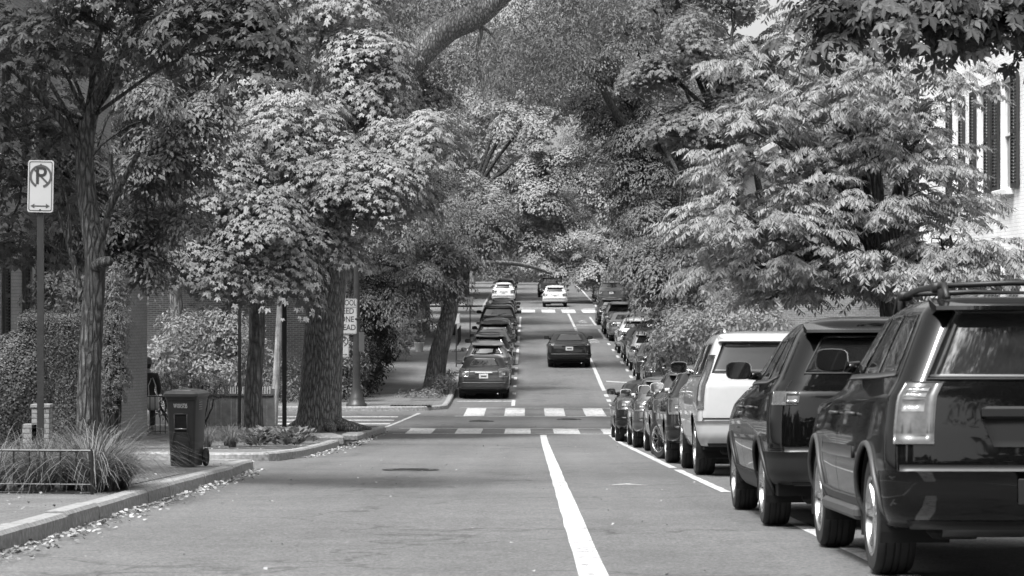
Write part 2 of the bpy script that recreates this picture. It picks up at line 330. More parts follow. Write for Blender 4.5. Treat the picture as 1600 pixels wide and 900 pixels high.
cross(-3.5, 4.2, 62.6, 66.2, 6, .68, -.3, .25)
cross(-2.2, 5.2, 73.2, 78.4, 6.5 if False else 6, .62, -.3, .2)
cross(-2.3, 6.2, 167.5, 174.5, 6, .95, .0, .3)
mark(rect(-2.3, 3, 177.6, 178.3)); mark(rect(4, 6.2, 176, 176.8))
for k in range(4): mark(rect(-8.4+k*.0, -3.9, 66.4+k*2.05, 67.0+k*2.05))
mark([(-3.95, 67), (-3.85, 67), (-3.3, 75.0), (-3.42, 75.0)])
# far block: bike-lane line, dashes, parking lines
mark(rect(2.68, 2.82, 88, 122)); 
for k in range(9): mark(rect(2.68, 2.82, 123+k*2.2, 124.4+k*2.2))
mark(rect(2.68, 2.82, 143, 166))
for k in range(3): mark(rect(2.68, 2.82, 79.5+k*2.6, 80.8+k*2.6))
mark([(2.75, 78.6), (3.3, 75.5), (3.6, 75.5), (3.0, 78.6)])
for y0, y1 in ((79.5, 83), (86, 87), (90, 91), (94, 95.4), (97, 98.4), (100, 101.4), (104, 112), (113, 119), (124, 131), (136, 160)): mark(rect(-.55, -.43, y0, y1))
mark(rect(-2.4, -.5, 82.2, 82.45))
for y0, y1 in ((84, 92), (95, 96.5), (99, 100.5), (104, 106), (109, 111), (115, 117), (121, 123), (128, 140), (146, 160)): mark(rect(4.0, 4.12, y0, y1))
mark(rect(2.9, 3.9, 146, 146.5)); mark(rect(5.05, 5.2, 180, 262)); 
mark([(3.0, 93), (3.9, 92.2), (3.9, 92.6), (3.0, 93.5)]); mark([(3.2, 80.5), (3.5, 82.5), (3.8, 80.5), (3.5, 81)]); mark(rect(3.1, 3.8, 84.5, 85))
# bike symbol strokes near the camera and in the far block
mark([(1.0, 14.6), (1.5, 15.0), (1.42, 15.15), (.96, 14.75)]); mark([(1.25, 14.9), (1.5, 14.6), (1.55, 14.7), (1.32, 14.98)])
mark([(1.0, 30.4), (1.25, 30.9), (1.5, 30.4), (1.25, 30.6)])
for y in (126, 152): mark([(3.1, y), (3.4, y+1.6), (3.7, y), (3.4, y+.5)]); mark(rect(3.15, 3.65, y-2, y-1.5))
# join all markings to one sheet
bm = bmesh.new()
for o in mk: bm.from_mesh(o.data)
me = bpy.data.meshes.new('road_markings'); bm.to_mesh(me); bm.free(); me.materials.append(M['paint'])
for o in mk: bpy.data.objects.remove(o)
o = bpy.data.objects.new('road_markings', me); COL.objects.link(o); struct(o)
# manhole covers and drain
def manhole(x, y, r, label):
    mb = MB(); z = float(H(y)); mb.lathe([(0.001, .008), (r*.85, .008), (r*.86, .002), (r*.9, .002), (r*.91, .009), (r, .009), (r*1.02, .001)], (0, 0, 0), 28)
    for k in range(-3, 4): mb.box((0, k*r*.22, .010), (r*1.3*math.sqrt(max(.05, 1-(k*.24)**2)), .02, .008))
    o = mb.build('manhole_cover', M['pole']); o.location = (x, y, z+.006); o.rotation_euler = (math.atan(HS(y)), 0, 0); tag(o, label, 'manhole cover')
manhole(-1.75, 36.3, .42, 'round iron manhole cover in the near carriageway left of the lane line')
manhole(-1.35, 70.2, .36, 'dark manhole cover in the crossing, the left of two between the crosswalks')
manhole(1.2, 71.3, .36, 'dark manhole cover in the crossing, the right of two between the crosswalks')
mb = MB(); mb.box((0, 0, 0), (1.3, .34, .05)); 
for k in range(12): mb.box((-.6+k*.108, 0, .03), (.03, .3, .02))
o = mb.build('storm_drain', M['iron']); o.location = (-3.7, 76.95, float(H(77))+.13); tag(o, 'black storm drain slot let into the far left kerb corner', 'drain')

# ------------------------------------------------------------------ foliage
def norm(a): return a/np.maximum(np.linalg.norm(a, axis=-1, keepdims=True), 1e-9)
def tmpl(kind):
    if kind == 'maple':
        V = [(0, 0, 0)]; Fc = []
        for a, l in ((0, 1.), (.9, .82), (-.9, .82), (1.85, .5), (-1.85, .5)):
            i = len(V); c, s = math.cos(a), math.sin(a); w = .2*l+.02
            for (p, q, d) in ((.55*l, w, .0), (l, 0, -.2*l), (.55*l, -w, .0)): V.append((p*c-q*s+.0, p*s+q*c, d+.02-.16*abs(s)*l))
            Fc.append((0, i, i+1)); Fc.append((0, i+1, i+2))
        return np.array(V), Fc
    if kind == 'simple': return np.array([(0, 0, 0), (.5, .24, .07), (1, 0, -.12), (.5, -.24, .07)]), [(0, 1, 2), (0, 2, 3)]
    if kind == 'round': return np.array([(0, 0, 0), (.45, .42, .07), (1, 0, -.1), (.45, -.42, .07)]), [(0, 1, 2), (0, 2, 3)]
    if kind == 'narrow': return np.array([(0, 0, 0), (.45, .15, .04), (1, 0, -.1), (.45, -.15, .04)]), [(0, 1, 2), (0, 2, 3)]
def leaf_obj(name, pos, nrm, dirn, size, kind, mat, parent):
    T, Fc = tmpl(kind); n = norm(nrm); d = dirn-n*np.sum(dirn*n, -1, keepdims=True); d = norm(d); s = np.cross(n, d)
    size = size[:, None, None]
    V = pos[:, None, :]+size*(T[None, :, 0:1]*d[:, None, :]+T[None, :, 1:2]*s[:, None, :]+T[None, :, 2:3]*n[:, None, :])
    N = len(pos); k = len(T); V = V.reshape(-1, 3).astype(np.float32); Fa = np.array(Fc)
    I = (Fa[None]+(np.arange(N)*k)[:, None, None]).reshape(-1).astype(np.int32); nf = N*len(Fc)
    me = bpy.data.meshes.new(name); me.vertices.add(len(V)); me.vertices.foreach_set('co', V.ravel()); me.loops.add(len(I)); me.loops.foreach_set('vertex_index', I)
    me.polygons.add(nf); me.polygons.foreach_set('loop_start', np.arange(0, nf*3, 3, dtype=np.int32)); me.update(calc_edges=True); me.materials.append(mat)
    o = bpy.data.objects.new(name, me); COL.objects.link(o); o.parent = parent; return o
def spray(blobs, size, clr, per, rg, droop=.5, flat_=.55, shell=.33, hang=0., tidy=1.):
    """blobs: (x,y,z,rx,ry,rz,nclusters). returns leaf position, normal, direction, size and cluster centres"""
    P, Nn, D, S, CC = [], [], [], [], []
    for b in blobs:
        c = np.array(b[:3]); r = np.array(b[3:6]); nc = int(b[6])
        u = norm(rg.normal(size=(nc, 3))); rad = rg.random((nc, 1))**shell
        # lumpy outline
        lump = 1+.18*np.sin(u[:, :1]*5+b[0])*np.cos(u[:, 1:2]*6+b[1])+.12*np.sin(u[:, 2:3]*9+b[2])
        cc = c+u*rad*r*lump; CC.append(cc)
        nc_n = norm(u*flat_*np.array([1, 1, .5])+np.array([0, 0, 1.]))
        a = norm(np.cross(nc_n, np.array([.3, 1., .1]))); bb = np.cross(nc_n, a)
        R = clr*rg.uniform(.6, 1.35, (nc, 1, 1)); m = per
        rho = np.sqrt(rg.random((nc, m, 1))); ph = rg.random((nc, m, 1))*2*np.pi
        od = np.cos(ph)*a[:, None]+np.sin(ph)*bb[:, None]
        pos = cc[:, None]+R*rho*od-R*droop*rho**2*np.array([0, 0, 1.])*rg.uniform(.5, 1.2, (nc, 1, 1))+rg.normal(size=(nc, m, 3))*clr*.10*tidy
        if hang: pos[..., 2] -= (rg.random((nc, m))**2)*hang*clr
        nn = nc_n[:, None]+od*rho*.75+rg.normal(size=(nc, m, 3))*.38*tidy
        dd = od+rg.normal(size=(nc, m, 3))*.45*tidy+np.array([0, 0, -.35-hang*.3])
        P.append(pos.reshape(-1, 3)); Nn.append(nn.reshape(-1, 3)); D.append(dd.reshape(-1, 3)); S.append((size*rg.uniform(.65, 1.2, nc*m)))
    return np.concatenate(P), np.concatenate(Nn), np.concatenate(D), np.concatenate(S), np.concatenate(CC)
def pinnate(blobs, length, rg, parent, mat, name='crown', per=6, npair=7):
    P, Nn, D, S = [], [], [], []
    for b in blobs:
        c = np.array(b[:3]); r = np.array(b[3:6]); nc = int(b[6]*.72)
        u = norm(rg.normal(size=(nc, 3))); u[:, 2] = np.abs(u[:, 2])*1.1-.4; u = norm(u); cc = c+u*(rg.random((nc, 1))**.4)*r
        for k in range(nc):
            base = cc[k]; out0 = norm(np.array([u[k, 0], u[k, 1], .25])+rg.normal(size=3)*.2)
            for j in range(per):
                t = j/per; st = base+out0*t*length*1.3-np.array([0, 0, .25*t*t*length])
                a = rg.uniform(-1.2, 1.2); cs, sn = math.cos(a), math.sin(a); o2 = norm(np.array([out0[0]*cs-out0[1]*sn, out0[0]*sn+out0[1]*cs, rg.uniform(0., .75)]))
                sd_ = norm(np.cross(o2, [0, 0, 1.])); L_ = length*rg.uniform(.7, 1.15)
                s = np.linspace(.15, 1, npair)[:, None]; rp = st+o2*s*L_-np.array([0, 0, .55*L_])*s**2
                tang = norm(o2-np.array([0, 0, 1.1])*s)
                for sg in (-1, 1):
                    dd = norm(sg*sd_*.9+tang*.55+np.array([0, 0, -.55])+rg.normal(size=(npair, 3))*.12)
                    P.append(rp); D.append(dd); Nn.append(norm(np.cross(tang, dd)*sg*1.0+np.array([0, 0, .3]))); S.append(length*.36*(1-.25*np.abs(s[:, 0]-.55))*rg.uniform(.9, 1.1, npair))
                P.append(rp[-1:]); D.append(tang[-1:]); Nn.append(norm(np.array([[0, 0, 1.]])+o2*.5)); S.append(np.array([length*.36]))
    return leaf_obj(name, np.concatenate(P), np.concatenate(Nn), np.concatenate(D), np.concatenate(S), 'narrow' , mat, parent)
def smooth_path(pts, n=4):
    P = [Vector(p) for p in pts]; out = []
    for i in range(len(P)-1):
        p0, p1, p2, p3 = P[max(i-1, 0)], P[i], P[i+1], P[min(i+2, len(P)-1)]
        for k in range(n):
            t = k/n; out.append(.5*((2*p1)+(p2-p0)*t+(2*p0-5*p1+4*p2-p3)*t*t+(3*p1-p0-3*p2+p3)*t**3))
    return out+[P[-1]]
def limb(mb, pts, r0, r1, n=8, k=4, rng=None, wig=0.):
    sp = smooth_path(pts, k)
    if wig and rng: sp = [p+Vector((rng.uniform(-wig, wig), rng.uniform(-wig, wig), rng.uniform(-wig, wig)*.5)) if 0 < i < len(sp)-1 else p for i, p in enumerate(sp)]
    m = len(sp)-1; mb.tube(sp, [r0+(r1-r0)*(i/m)**.8 for i in range(m+1)], n)
def branches(mb, root, blobs, rad, rng, sub=5):
    for b in blobs:
        c = Vector(b[:3]); s = Vector(root); mid = s.lerp(c, .5)+Vector((rng.uniform(-.3, .3), rng.uniform(-.3, .3), .25*(c-s).length*.4))
        limb(mb, [s, mid, c], rad, rad*.35, 7, 4, rng, .05)
        for k in range(sub):
            q = c+Vector((rng.uniform(-1, 1)*b[3], rng.uniform(-1, 1)*b[4], rng.uniform(-.6, .9)*b[5]))*.8; st = mid.lerp(c, rng.uniform(.2, 1))
            limb(mb, [st, st.lerp(q, .5)+Vector((0, 0, rng.uniform(0, .3))), q], rad*.35, rad*.06, 5, 3, rng, .06)
TREE_N = [0]
def tree(name, label, base, trunk, r0, r1, blobs, leaf, bark_, group=None, limbs=(), sub=5, kind='maple', size=.14, clr=.55, per=22, seed=0, droop=.5, hang=0., flare=1.0, cat='tree', brad=None, tn=14, shell=.33, tidy=1., nf=1., clump=0, cn=11):
    """trunk: world points from base up. limbs: explicit (points, r0, r1)."""
    rng = random.Random(seed); rg = np.random.default_rng(seed); B = Vector(base)
    e = empty(name, B, label, cat, group); mb = MB(); L = lambda p: tuple(Vector(p)-B)
    sp = smooth_path([L(p) for p in trunk], 6); m = len(sp)-1
    rad = [r0+(r1-r0)*(i/m) for i in range(m+1)]; zb = sp[0].z
    for i in range(m+1): rad[i] *= 1+(flare-1)*math.exp(-(sp[i].z-zb)/.35)
    mb.tube(sp, rad, tn)
    for pts, a, b in limbs: limb(mb, [L(p) for p in pts], a, b, 8, 5, rng, 0)
    lb = [(b[0]-B.x, b[1]-B.y, b[2]-B.z)+tuple(b[3:6])+(max(3, b[6]*nf),) for b in blobs]
    if sub: branches(mb, sp[-1], lb, brad or r1*.7, rng, sub)
    if clump:
        nb = []
        for b in lb:
            for _ in range(max(3, int(1.5*b[3]*b[5]/clump**2+.5*b[3]*b[4]/clump**2))):
                u = norm(rg.normal(size=3))*rg.random()**.4; c_ = clump*rg.uniform(.65, 1.25)
                nb.append((b[0]+u[0]*b[3], b[1]+u[1]*b[4], b[2]+u[2]*b[5], c_*1.15, c_*1.15, c_*.75, cn))
        lb = nb
    t = mb.build('trunk', bark_, e, True)
    P, Nn, D, S, CC = spray(lb, size, clr, per, rg, droop, hang=hang, shell=shell, tidy=tidy)
    leaf_obj('crown', P, Nn, D, S, kind, leaf, e)
    return e
def place(e, x, y, rz, s, label=None, group=None, dz=0., sz=None):
    c = copy_tree(e); c.location = (x, y, float(H(y))+.1+dz); c.rotation_euler = (0, 0, rz); c.scale = (s, s, sz or s)
    if label: c['label'] = label
    if group: c['group'] = group
    return c
# ------------------------------------------------------------------ trees
def gz(y, dz=.1): return float(H(y))+dz
def PB(px, py, Y, rpx, rpz, n, ry=None):
    """crown blob measured in the photograph at a known distance"""
    x, y, z = PX(px, py, Y); return (x, y, z, rpx*Y/F, ry or rpx*Y/F, rpz*Y/F, n)
# near left maple, dark, forked
b = PX(137, 735, 30)
tree('maple_tree', 'forked maple rising from the grass bed behind the low railing, dark leaves overhead', (b[0], b[1], gz(30)),
     [(b[0], 30, gz(30, 0)), PX(138, 620, 30), PX(143, 500, 30), PX(148, 410, 30), PX(138, 330, 30.1), PX(131, 250, 30.2), PX(136, 190, 30.3)], .155, .105,
     [PB(60, 50, 29.5, 130, 60, 30), PB(-60, 170, 30, 110, 100, 36), PB(-10, 15, 30.5, 60, 40, 14), PB(20, 200, 31, 90, 70, 20), PB(210, -25, 29, 140, 45, 40), PB(350, 20, 28, 100, 50, 34), PB(420, 75, 28, 60, 50, 18),
      PB(60, 300, 31, 80, 45, 12), PB(10, 370, 31.5, 60, 45, 18), PB(120, -150, 30, 260, 90, 90), PB(380, -130, 29, 200, 90, 60), PB(90, 120, 32, 80, 60, 12), PB(250, 40, 28.6, 50, 35, 9)],
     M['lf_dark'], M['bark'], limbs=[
      ([PX(136, 205, 30.3), PX(150, 155, 30.2), PX(182, 108, 30), PX(205, 62, 29.8), PX(225, 25, 29.6), PX(262, -60, 29.4)], .10, .045),
      ([PX(205, 68, 29.8), PX(240, 45, 29.4), PX(275, 30, 29), PX(330, -10, 28.5)], .055, .02),
      ([PX(208, 64, 29.8), PX(260, 60, 29.2), PX(305, 56, 28.8), PX(355, 78, 28.3), PX(420, 72, 28), PX(455, 95, 27.8)], .04, .012),
      ([PX(140, 175, 30.3), PX(150, 120, 30.5), PX(152, 60, 30.6), PX(165, -40, 30.7)], .08, .04),
      ([PX(130, 240, 30.2), PX(100, 195, 30.1), PX(72, 162, 30), PX(20, 110, 29.8), PX(-40, 60, 29.6)], .07, .02),
      ([PX(128, 225, 30.2), PX(95, 160, 30.5), PX(60, 100, 30.8), PX(30, 40, 31)], .04, .015),
      ([PX(154, 395, 30), PX(170, 330, 29.8), PX(196, 275, 29.6), PX(216, 238, 29.4)], .05, .032),
      ([PX(181, 300, 29.7), PX(174, 262, 29.8), PX(172, 240, 29.8)], .03, .022),
      ([PX(128, 470, 30), PX(112, 400, 30.2), PX(88, 325, 30.5), PX(50, 250, 30.8), PX(20, 200, 31)], .045, .015),
      ([PX(108, 380, 30.2), PX(106, 320, 30.3), PX(92, 280, 30.4)], .03, .012),
      ([PX(146, 418, 29.95), PX(160, 410, 29.75), PX(170, 408, 29.6)], .085, .06)],
     sub=3, kind='maple', size=.115, clr=.42, per=24, seed=11, flare=1.25, brad=.03, tidy=.7)
# maple overhanging from beyond the right edge, close to the camera
tree('maple_tree', 'dark overhanging maple boughs at the top right, nearest of the right-hand trees', (6.6, 20, gz(20)),
     [(6.6, 20, gz(20, 0)), (6.5, 20, 0), (6.4, 20, 3.2)], .2, .14,
     [PB(1430, -10, 20, 120, 42, 44), PB(1310, 20, 20, 45, 50, 10), PB(1560, 0, 20, 90, 38, 34), PB(1660, 20, 20.5, 60, 50, 18), PB(1340, -60, 20.5, 110, 60, 26), PB(1600, -120, 21, 230, 110, 50)],
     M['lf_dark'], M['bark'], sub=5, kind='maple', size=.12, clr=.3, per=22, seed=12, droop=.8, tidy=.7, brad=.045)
# bright silver maple on the near left corner
tree('maple_tree', 'bright-leaved maple on the left corner, its pale layered sprays beside the big oak trunk', (PX(396, 663, 60)[0], 60, gz(60)),
     [(PX(396, 663, 60)[0], 60, gz(60, 0)), PX(396, 600, 60), PX(402, 520, 60), PX(404, 450, 60), PX(420, 360, 60)], .24, .14,
     [PB(400, 330, 58, 105, 55, 46), PB(470, 200, 59, 110, 65, 72), PB(560, 260, 58, 85, 40, 34), PB(650, 200, 59, 75, 32, 32), PB(570, 95, 61, 70, 75, 52), PB(345, 250, 58, 60, 60, 34), PB(340, 390, 57.5, 70, 42, 28), PB(300, 395, 57.5, 40, 30, 18),
      PB(500, 330, 59, 90, 60, 50), PB(430, 400, 58, 70, 45, 36), PB(520, -10, 62, 110, 70, 70), PB(620, 290, 60, 60, 40, 30), PB(400, 140, 60.5, 60, 45, 26)],
     M['lf_bright'], M['farbark'], limbs=[([PX(420, 360, 60), PX(470, 250, 60), PX(560, 120, 61), PX(600, 30, 61.5)], .13, .03), ([PX(410, 400, 60), PX(380, 300, 59.5), PX(350, 250, 59)], .08, .02)],
     sub=4, kind='maple', size=.13, clr=.66, per=72, seed=13, tidy=.5, shell=.25, droop=.85, brad=.07, flare=1.25)
# young tree behind the near maple
tree('honey_locust', 'fine-leaved tree between the near maple and the bright corner maple', (-10.2, 50, gz(50)),
     [(-10.2, 50, gz(50, 0)), (-9.9, 50, -.5), (-9.3, 50, 2)], .16, .09,
     [PB(230, 180, 50, 110, 70, 95), PB(270, 290, 50, 80, 60, 60), PB(180, 330, 51, 90, 60, 60), PB(120, 260, 52, 90, 90, 60), PB(240, 370, 50, 70, 50, 40), PB(250, 60, 51, 130, 70, 85), PB(60, 400, 52, 90, 50, 46), PB(20, 260, 52, 80, 90, 50)],
     M['lf_mid'], M['bark'], sub=5, kind='simple', size=.13, clr=.4, per=80, clump=.6, seed=14, brad=.05, droop=.8, tidy=.5)
# oak
ob = PX(500, 665, 61)
tree('oak_tree', 'massive oak with a deeply furrowed trunk on the left corner of the crossing', (ob[0], 61, gz(61)),
     [(ob[0]-.05, 61, gz(61, 0)), PX(502, 600, 61), PX(507, 500, 61), PX(514, 420, 61), PX(528, 320, 61), PX(560, 220, 61.5)], .545, .40,
     [PB(740, -105, 60.5, 150, 40, 90), PB(680, -50, 61.8, 110, 40, 50), PB(560, -90, 66, 160, 70, 110), PB(820, -70, 66, 130, 50, 80), PB(640, 40, 74, 90, 60, 50), PB(840, 80, 69, 90, 50, 46), PB(900, 20, 68, 110, 70, 70), PB(715, 150, 71, 60, 50, 22), PB(700, -10, 73, 90, 60, 60), PB(770, 60, 73, 80, 60, 50), PB(400, -60, 66, 180, 80, 110), PB(980, -40, 64, 150, 60, 80)],  # first two blobs added overhead to shade the big limb
     M['lf_fine'], M['oakbark'], limbs=[
      ([PX(555, 235, 61.3), PX(600, 150, 61.5), PX(648, 92, 61.5), PX(700, 45, 61.4), PX(750, 20, 61.2), PX(810, -40, 61)],   .42, .30),
      ([PX(735, 28, 61.3), PX(752, 48, 61.3), PX(745, 80, 61.3), PX(752, 120, 61.4), PX(756, 160, 61.4)], .07, .015),
      ([PX(750, 40, 61.3), PX(775, 62, 61.2), PX(790, 110, 61.2), PX(800, 150, 61.2)], .05, .012),
      ([PX(560, 225, 61.5), PX(540, 120, 63), PX(500, 0, 65), PX(450, -90, 66)], .3, .12)],
     sub=0, kind='narrow', size=.13, clr=.6, per=130, clump=1.0, cn=8, seed=15, droop=.9, tidy=.6, hang=1.6, flare=1.28, brad=.10, tn=48)
# leaning street tree, far block left
lt = PX(677, 604, 86)
tree('street_tree', 'leaning street tree behind the last car of the left parked row', (lt[0], 86, gz(86)),
     [(lt[0], 86, gz(86, 0)), PX(684, 560, 86), PX(696, 512, 86), PX(705, 470, 86.4), PX(700, 420, 86.8)], .36, .24,
     [PB(620, 350, 84, 80, 65, 95), PB(700, 420, 85, 60, 45, 55), PB(600, 430, 84, 65, 50, 65), PB(660, 460, 84, 55, 42, 40), PB(640, 250, 87, 90, 70, 80), PB(720, 340, 87, 60, 60, 55), PB(560, 320, 86, 60, 80, 50)],
     M['lf_mid'], M['farbark'], limbs=[([PX(702, 440, 86.6), PX(740, 415, 88), PX(790, 411, 90), PX(830, 417, 92), PX(862, 428, 93)], .13, .05)],
     sub=5, kind='simple', size=.12, clr=.55, per=150, clump=.85, seed=16, brad=.12, flare=1.3, droop=.85, tidy=.35, shell=.2)
# compound-leaved tree on the right
def pin_tree(name, label, base, trunk, blobs, length, seed, mat):
    rng = random.Random(seed); rg = np.random.default_rng(seed); B = Vector(base); e = empty(name, B, label, 'tree'); mb = MB()
    sp = smooth_path([tuple(Vector(p)-B) for p in trunk], 5); mb.tube(sp, [.15-.07*i/(len(sp)-1) for i in range(len(sp))], 10)
    lb = [(b[0]-B.x, b[1]-B.y, b[2]-B.z)+tuple(b[3:]) for b in blobs]; root = sp[len(sp)//2]
    branches(mb, root, lb, .06, rng, 6); mb.build('trunk', M['bark'], e, True); pinnate(lb, length, rg, e, mat)
    return e
pin_tree('walnut_tree', 'pale compound-leaved tree spilling over the parked cars in front of the white house', (5.7, 38, gz(38)),
     [(5.7, 38, gz(38, 0)), (5.65, 38, -1.0), (5.5, 38, 1.0), (5.4, 38, 2.2)],
     [PB(1340, 420, 37.6, 150, 60, 90), PB(1460, 440, 37.4, 110, 45, 50), PB(1230, 330, 37.8, 100, 70, 60), PB(1370, 320, 38.6, 160, 110, 90), PB(1480, 160, 38.2, 48, 65, 26), PB(1150, 430, 37, 60, 35, 22), PB(1330, 330, 38, 130, 90, 90), PB(1200, 260, 38, 90, 60, 48), PB(1150, 190, 37.5, 60, 40, 22), PB(1300, 170, 38, 120, 75, 75), PB(1410, 250, 38, 85, 80, 62), PB(1180, 350, 37, 95, 50, 48), PB(1110, 360, 36.5, 50, 25, 16), PB(1240, 420, 37.5, 90, 45, 40),
      PB(1390, 430, 37.5, 110, 45, 50), PB(1490, 390, 37.5, 70, 40, 34), PB(1180, 105, 39, 70, 45, 26), PB(1400, 120, 39, 80, 55, 38), PB(1560, 410, 37, 40, 25, 10), PB(1300, 250, 39, 150, 100, 60), PB(1250, 40, 40, 60, 40, 16), PB(1300, 460, 38, 120, 30, 40), PB(1200, 470, 39, 60, 22, 16)], .36, 21, M['lf_pin'])
# maple and dark trees behind, right
tree('maple_tree', 'rounded maple in the upper right middle distance, left of the walnut tree', (8.6, 78, gz(84)),
     [(8.4, 84, gz(84, 0)), PX(1150, 330, 82), PX(1128, 250, 80), PX(1115, 180, 80)], .28, .16,
     [PB(1090, 80, 80, 90, 55, 85), PB(1130, 160, 80, 70, 45, 55), PB(1010, 90, 80, 50, 35, 32), PB(1060, 180, 79, 45, 30, 24), PB(1150, 10, 82, 110, 70, 85), PB(1220, 120, 84, 60, 60, 40), PB(1000, -10, 82, 100, 60, 60)],
     M['lf_mid'], M['barkd'], limbs=[([PX(1130, 260, 80), PX(1100, 215, 80), PX(1085, 175, 79.8), PX(1070, 140, 79.6)], .12, .04), ([PX(1130, 250, 80), PX(1140, 190, 80), PX(1145, 120, 80)], .10, .04),
      ([PX(1190, 320, 82), PX(1175, 245, 81), PX(1150, 205, 80.5)], .13, .06), ([PX(1128, 235, 80), PX(1060, 205, 79), PX(1010, 160, 78.6), PX(960, 130, 78.2)], .035, .012), ([PX(1120, 215, 80), PX(1040, 212, 79), PX(1000, 206, 78.5)], .025, .01)],
     sub=4, kind='maple', size=.13, clr=.5, per=66, clump=.85, tidy=.4, droop=.85, seed=17, brad=.1)
tree('street_tree', 'dark tree arching over the street on the right beyond the crossing', (7.0, 98, gz(98)),
     [(7.0, 98, gz(98, 0)), (6.7, 98, -.3), (6.0, 98, 3), (5.2, 98, 6)], .38, .24,
     [PB(1010, 190, 98, 110, 65, 95), PB(1000, 300, 98, 90, 60, 70), PB(930, 120, 98, 90, 60, 75), PB(1060, 250, 100, 70, 70, 60), PB(860, 60, 98, 120, 60, 85), PB(960, 20, 100, 120, 60, 80), PB(1080, 330, 96, 70, 60, 55)],
     M['lf_fine'], M['barkd'], limbs=[([PX(1085, 370, 98), PX(1060, 365, 97), PX(1030, 350, 96), PX(1000, 340, 95)], .17, .06), ([PX(1060, 280, 98), PX(980, 200, 97), PX(935, 120, 96), PX(930, 50, 96), PX(925, -20, 96)], .2, .1)],
     sub=6, kind='simple', size=.14, clr=.65, per=170, clump=1.1, seed=18, brad=.14, droop=.85, tidy=.35, shell=.2)
tree('street_tree', 'leafy green tree filling the right side over the far parked cars', (7.4, 74, gz(82)),
     [(7.4, 84, gz(84, 0)), (7.3, 84, -1), (7.2, 84, .8)], .22, .12,
     [PB(1060, 420, 82, 65, 50, 75), PB(1010, 390, 84, 40, 35, 32), PB(1120, 400, 80, 70, 60, 75), PB(1080, 350, 84, 60, 45, 45), PB(1150, 470, 76, 60, 45, 40), PB(1040, 470, 84, 45, 30, 30), PB(1190, 380, 84, 60, 70, 50)],
     M['lf_mid'], M['barkd'], sub=4, kind='simple', size=.14, clr=.5, per=120, clump=.8, seed=19, brad=.08, tidy=.35, droop=.85, shell=.2)
# bright mid-distance trees
brt = tree('street_tree', 'pale bright-leaved tree low over the street beyond the second crossing', (7.5, 192, gz(192)),
     [(7.5, 192, gz(192, 0)), (7.2, 192, 2), (6.4, 192, 3.6)], .25, .14,
     [PB(900, 390, 192, 75, 32, 130), PB(850, 385, 190, 42, 24, 50), PB(945, 410, 190, 35, 28, 50), PB(930, 370, 194, 45, 25, 50), PB(885, 425, 191, 40, 16, 30)],
     M['lf_bright'], M['barkd'], sub=4, kind='round', size=.17, clr=.8, per=160, clump=1.3, seed=22, brad=.1, tidy=.35, droop=.85, shell=.2)
tree('street_tree', 'tall pale tree on the left in the middle distance, its bright clumps over the street', (-4.2, 130, gz(130)),
     [(-4.2, 130, gz(130, 0)), (-4.0, 130, 1), (-3.0, 130, 5)], .34, .2,
     [PB(829, 185, 128, 45, 32, 60), PB(858, 240, 128, 45, 30, 60), PB(905, 262, 127, 48, 30, 60), PB(950, 288, 126, 38, 28, 40), PB(815, 292, 126, 48, 24, 40), PB(725, 262, 128, 55, 32, 60), PB(750, 325, 126, 60, 34, 60), PB(680, 300, 128, 50, 35, 60),
      PB(800, 365, 127, 50, 24, 40), PB(780, 170, 131, 60, 40, 60), PB(880, 320, 130, 50, 26, 60), PB(700, 370, 127, 50, 26, 40), PB(850, 110, 133, 70, 45, 60)],
     M['lf_bright'], M['barkd'], sub=4, kind='round', size=.14, clr=.72, per=190, clump=1.1, cn=10, seed=23, brad=.14, tidy=.35, droop=.9, shell=.2)
# generic street trees for rows beyond: three kinds, each copied whole
def row_tree(seed, leaf, kind, size, label, s=1., hi=9.):
    rg = random.Random(seed); bl = [(rg.uniform(-2.2, 2.2), rg.uniform(-2.2, 2.2), hi+rg.uniform(-3.6, 3.4), rg.uniform(1.6, 2.9), rg.uniform(1.6, 2.9), rg.uniform(1.2, 2.3), 62) for _ in range(11)]
    bl = [(b[0], b[1]+110, b[2])+b[3:] for b in bl]
    return tree('row_tree', label, (0, 110, 0), [(0, 110, -.1), (.1, 110, 2), (.3, 110.1, 4.6)], .28, .17, bl, leaf, M['farbark'], 'tall trees lining the far street', sub=3, kind=kind, size=size*.66, clr=.85, per=170, clump=1.25, cn=9, seed=seed, brad=.14, tidy=.35, droop=.9, shell=.2)
rt = [row_tree(31, M['lf_mid'], 'simple', .24, 'x'), row_tree(32, M['lf_fine'], 'simple', .26, 'x', hi=10), row_tree(33, M['lf_light'], 'round', .22, 'x', hi=7.5)]
RT = [(0, -7.5, 104), (1, -8.5, 118), (2, -5.0, 148), (0, -7, 162), (1, -5.5, 196), (2, -5.5, 212), (0, -7.5, 235), (1, -6, 262),
      (1, 9.5, 112), (0, 8.0, 126), (2, 9.0, 142), (1, 8.5, 158), (0, 9.5, 205), (1, 9.5, 228), (0, 8.5, 256), (2, 9, 285), (1, 2, 345), (0, -6, 340), (2, -12, 320), (1, 12, 330), (0, -15, 300), (0, -14, 128), (1, -17, 150), (0, -13, 92), (1, -18, 108),
      (0, 17, 100), (1, 19, 132), (0, 21, 165), (1, -22, 182), (0, 24, 200), (2, -3, 380), (0, 10, 372), (1, -12, 84), (1, 17, 88), (0, -15, 66), (0, 3.5, 360), (1, -9, 360)]
rr = random.Random(5)
sidew = {0: 'mid-green', 1: 'dark fine-leaved', 2: 'pale'}
cnt = {}
RTL = []
for k, x, y in RT:
    side = 'left' if x < 0 else 'right'; RTL.append((k, x, y, side))
done = set()
ORD = ['nearest', 'second nearest', 'third nearest', 'fourth nearest', 'fifth nearest', 'sixth nearest', 'seventh nearest', 'eighth nearest', 'ninth nearest', 'tenth nearest']
rank = {}
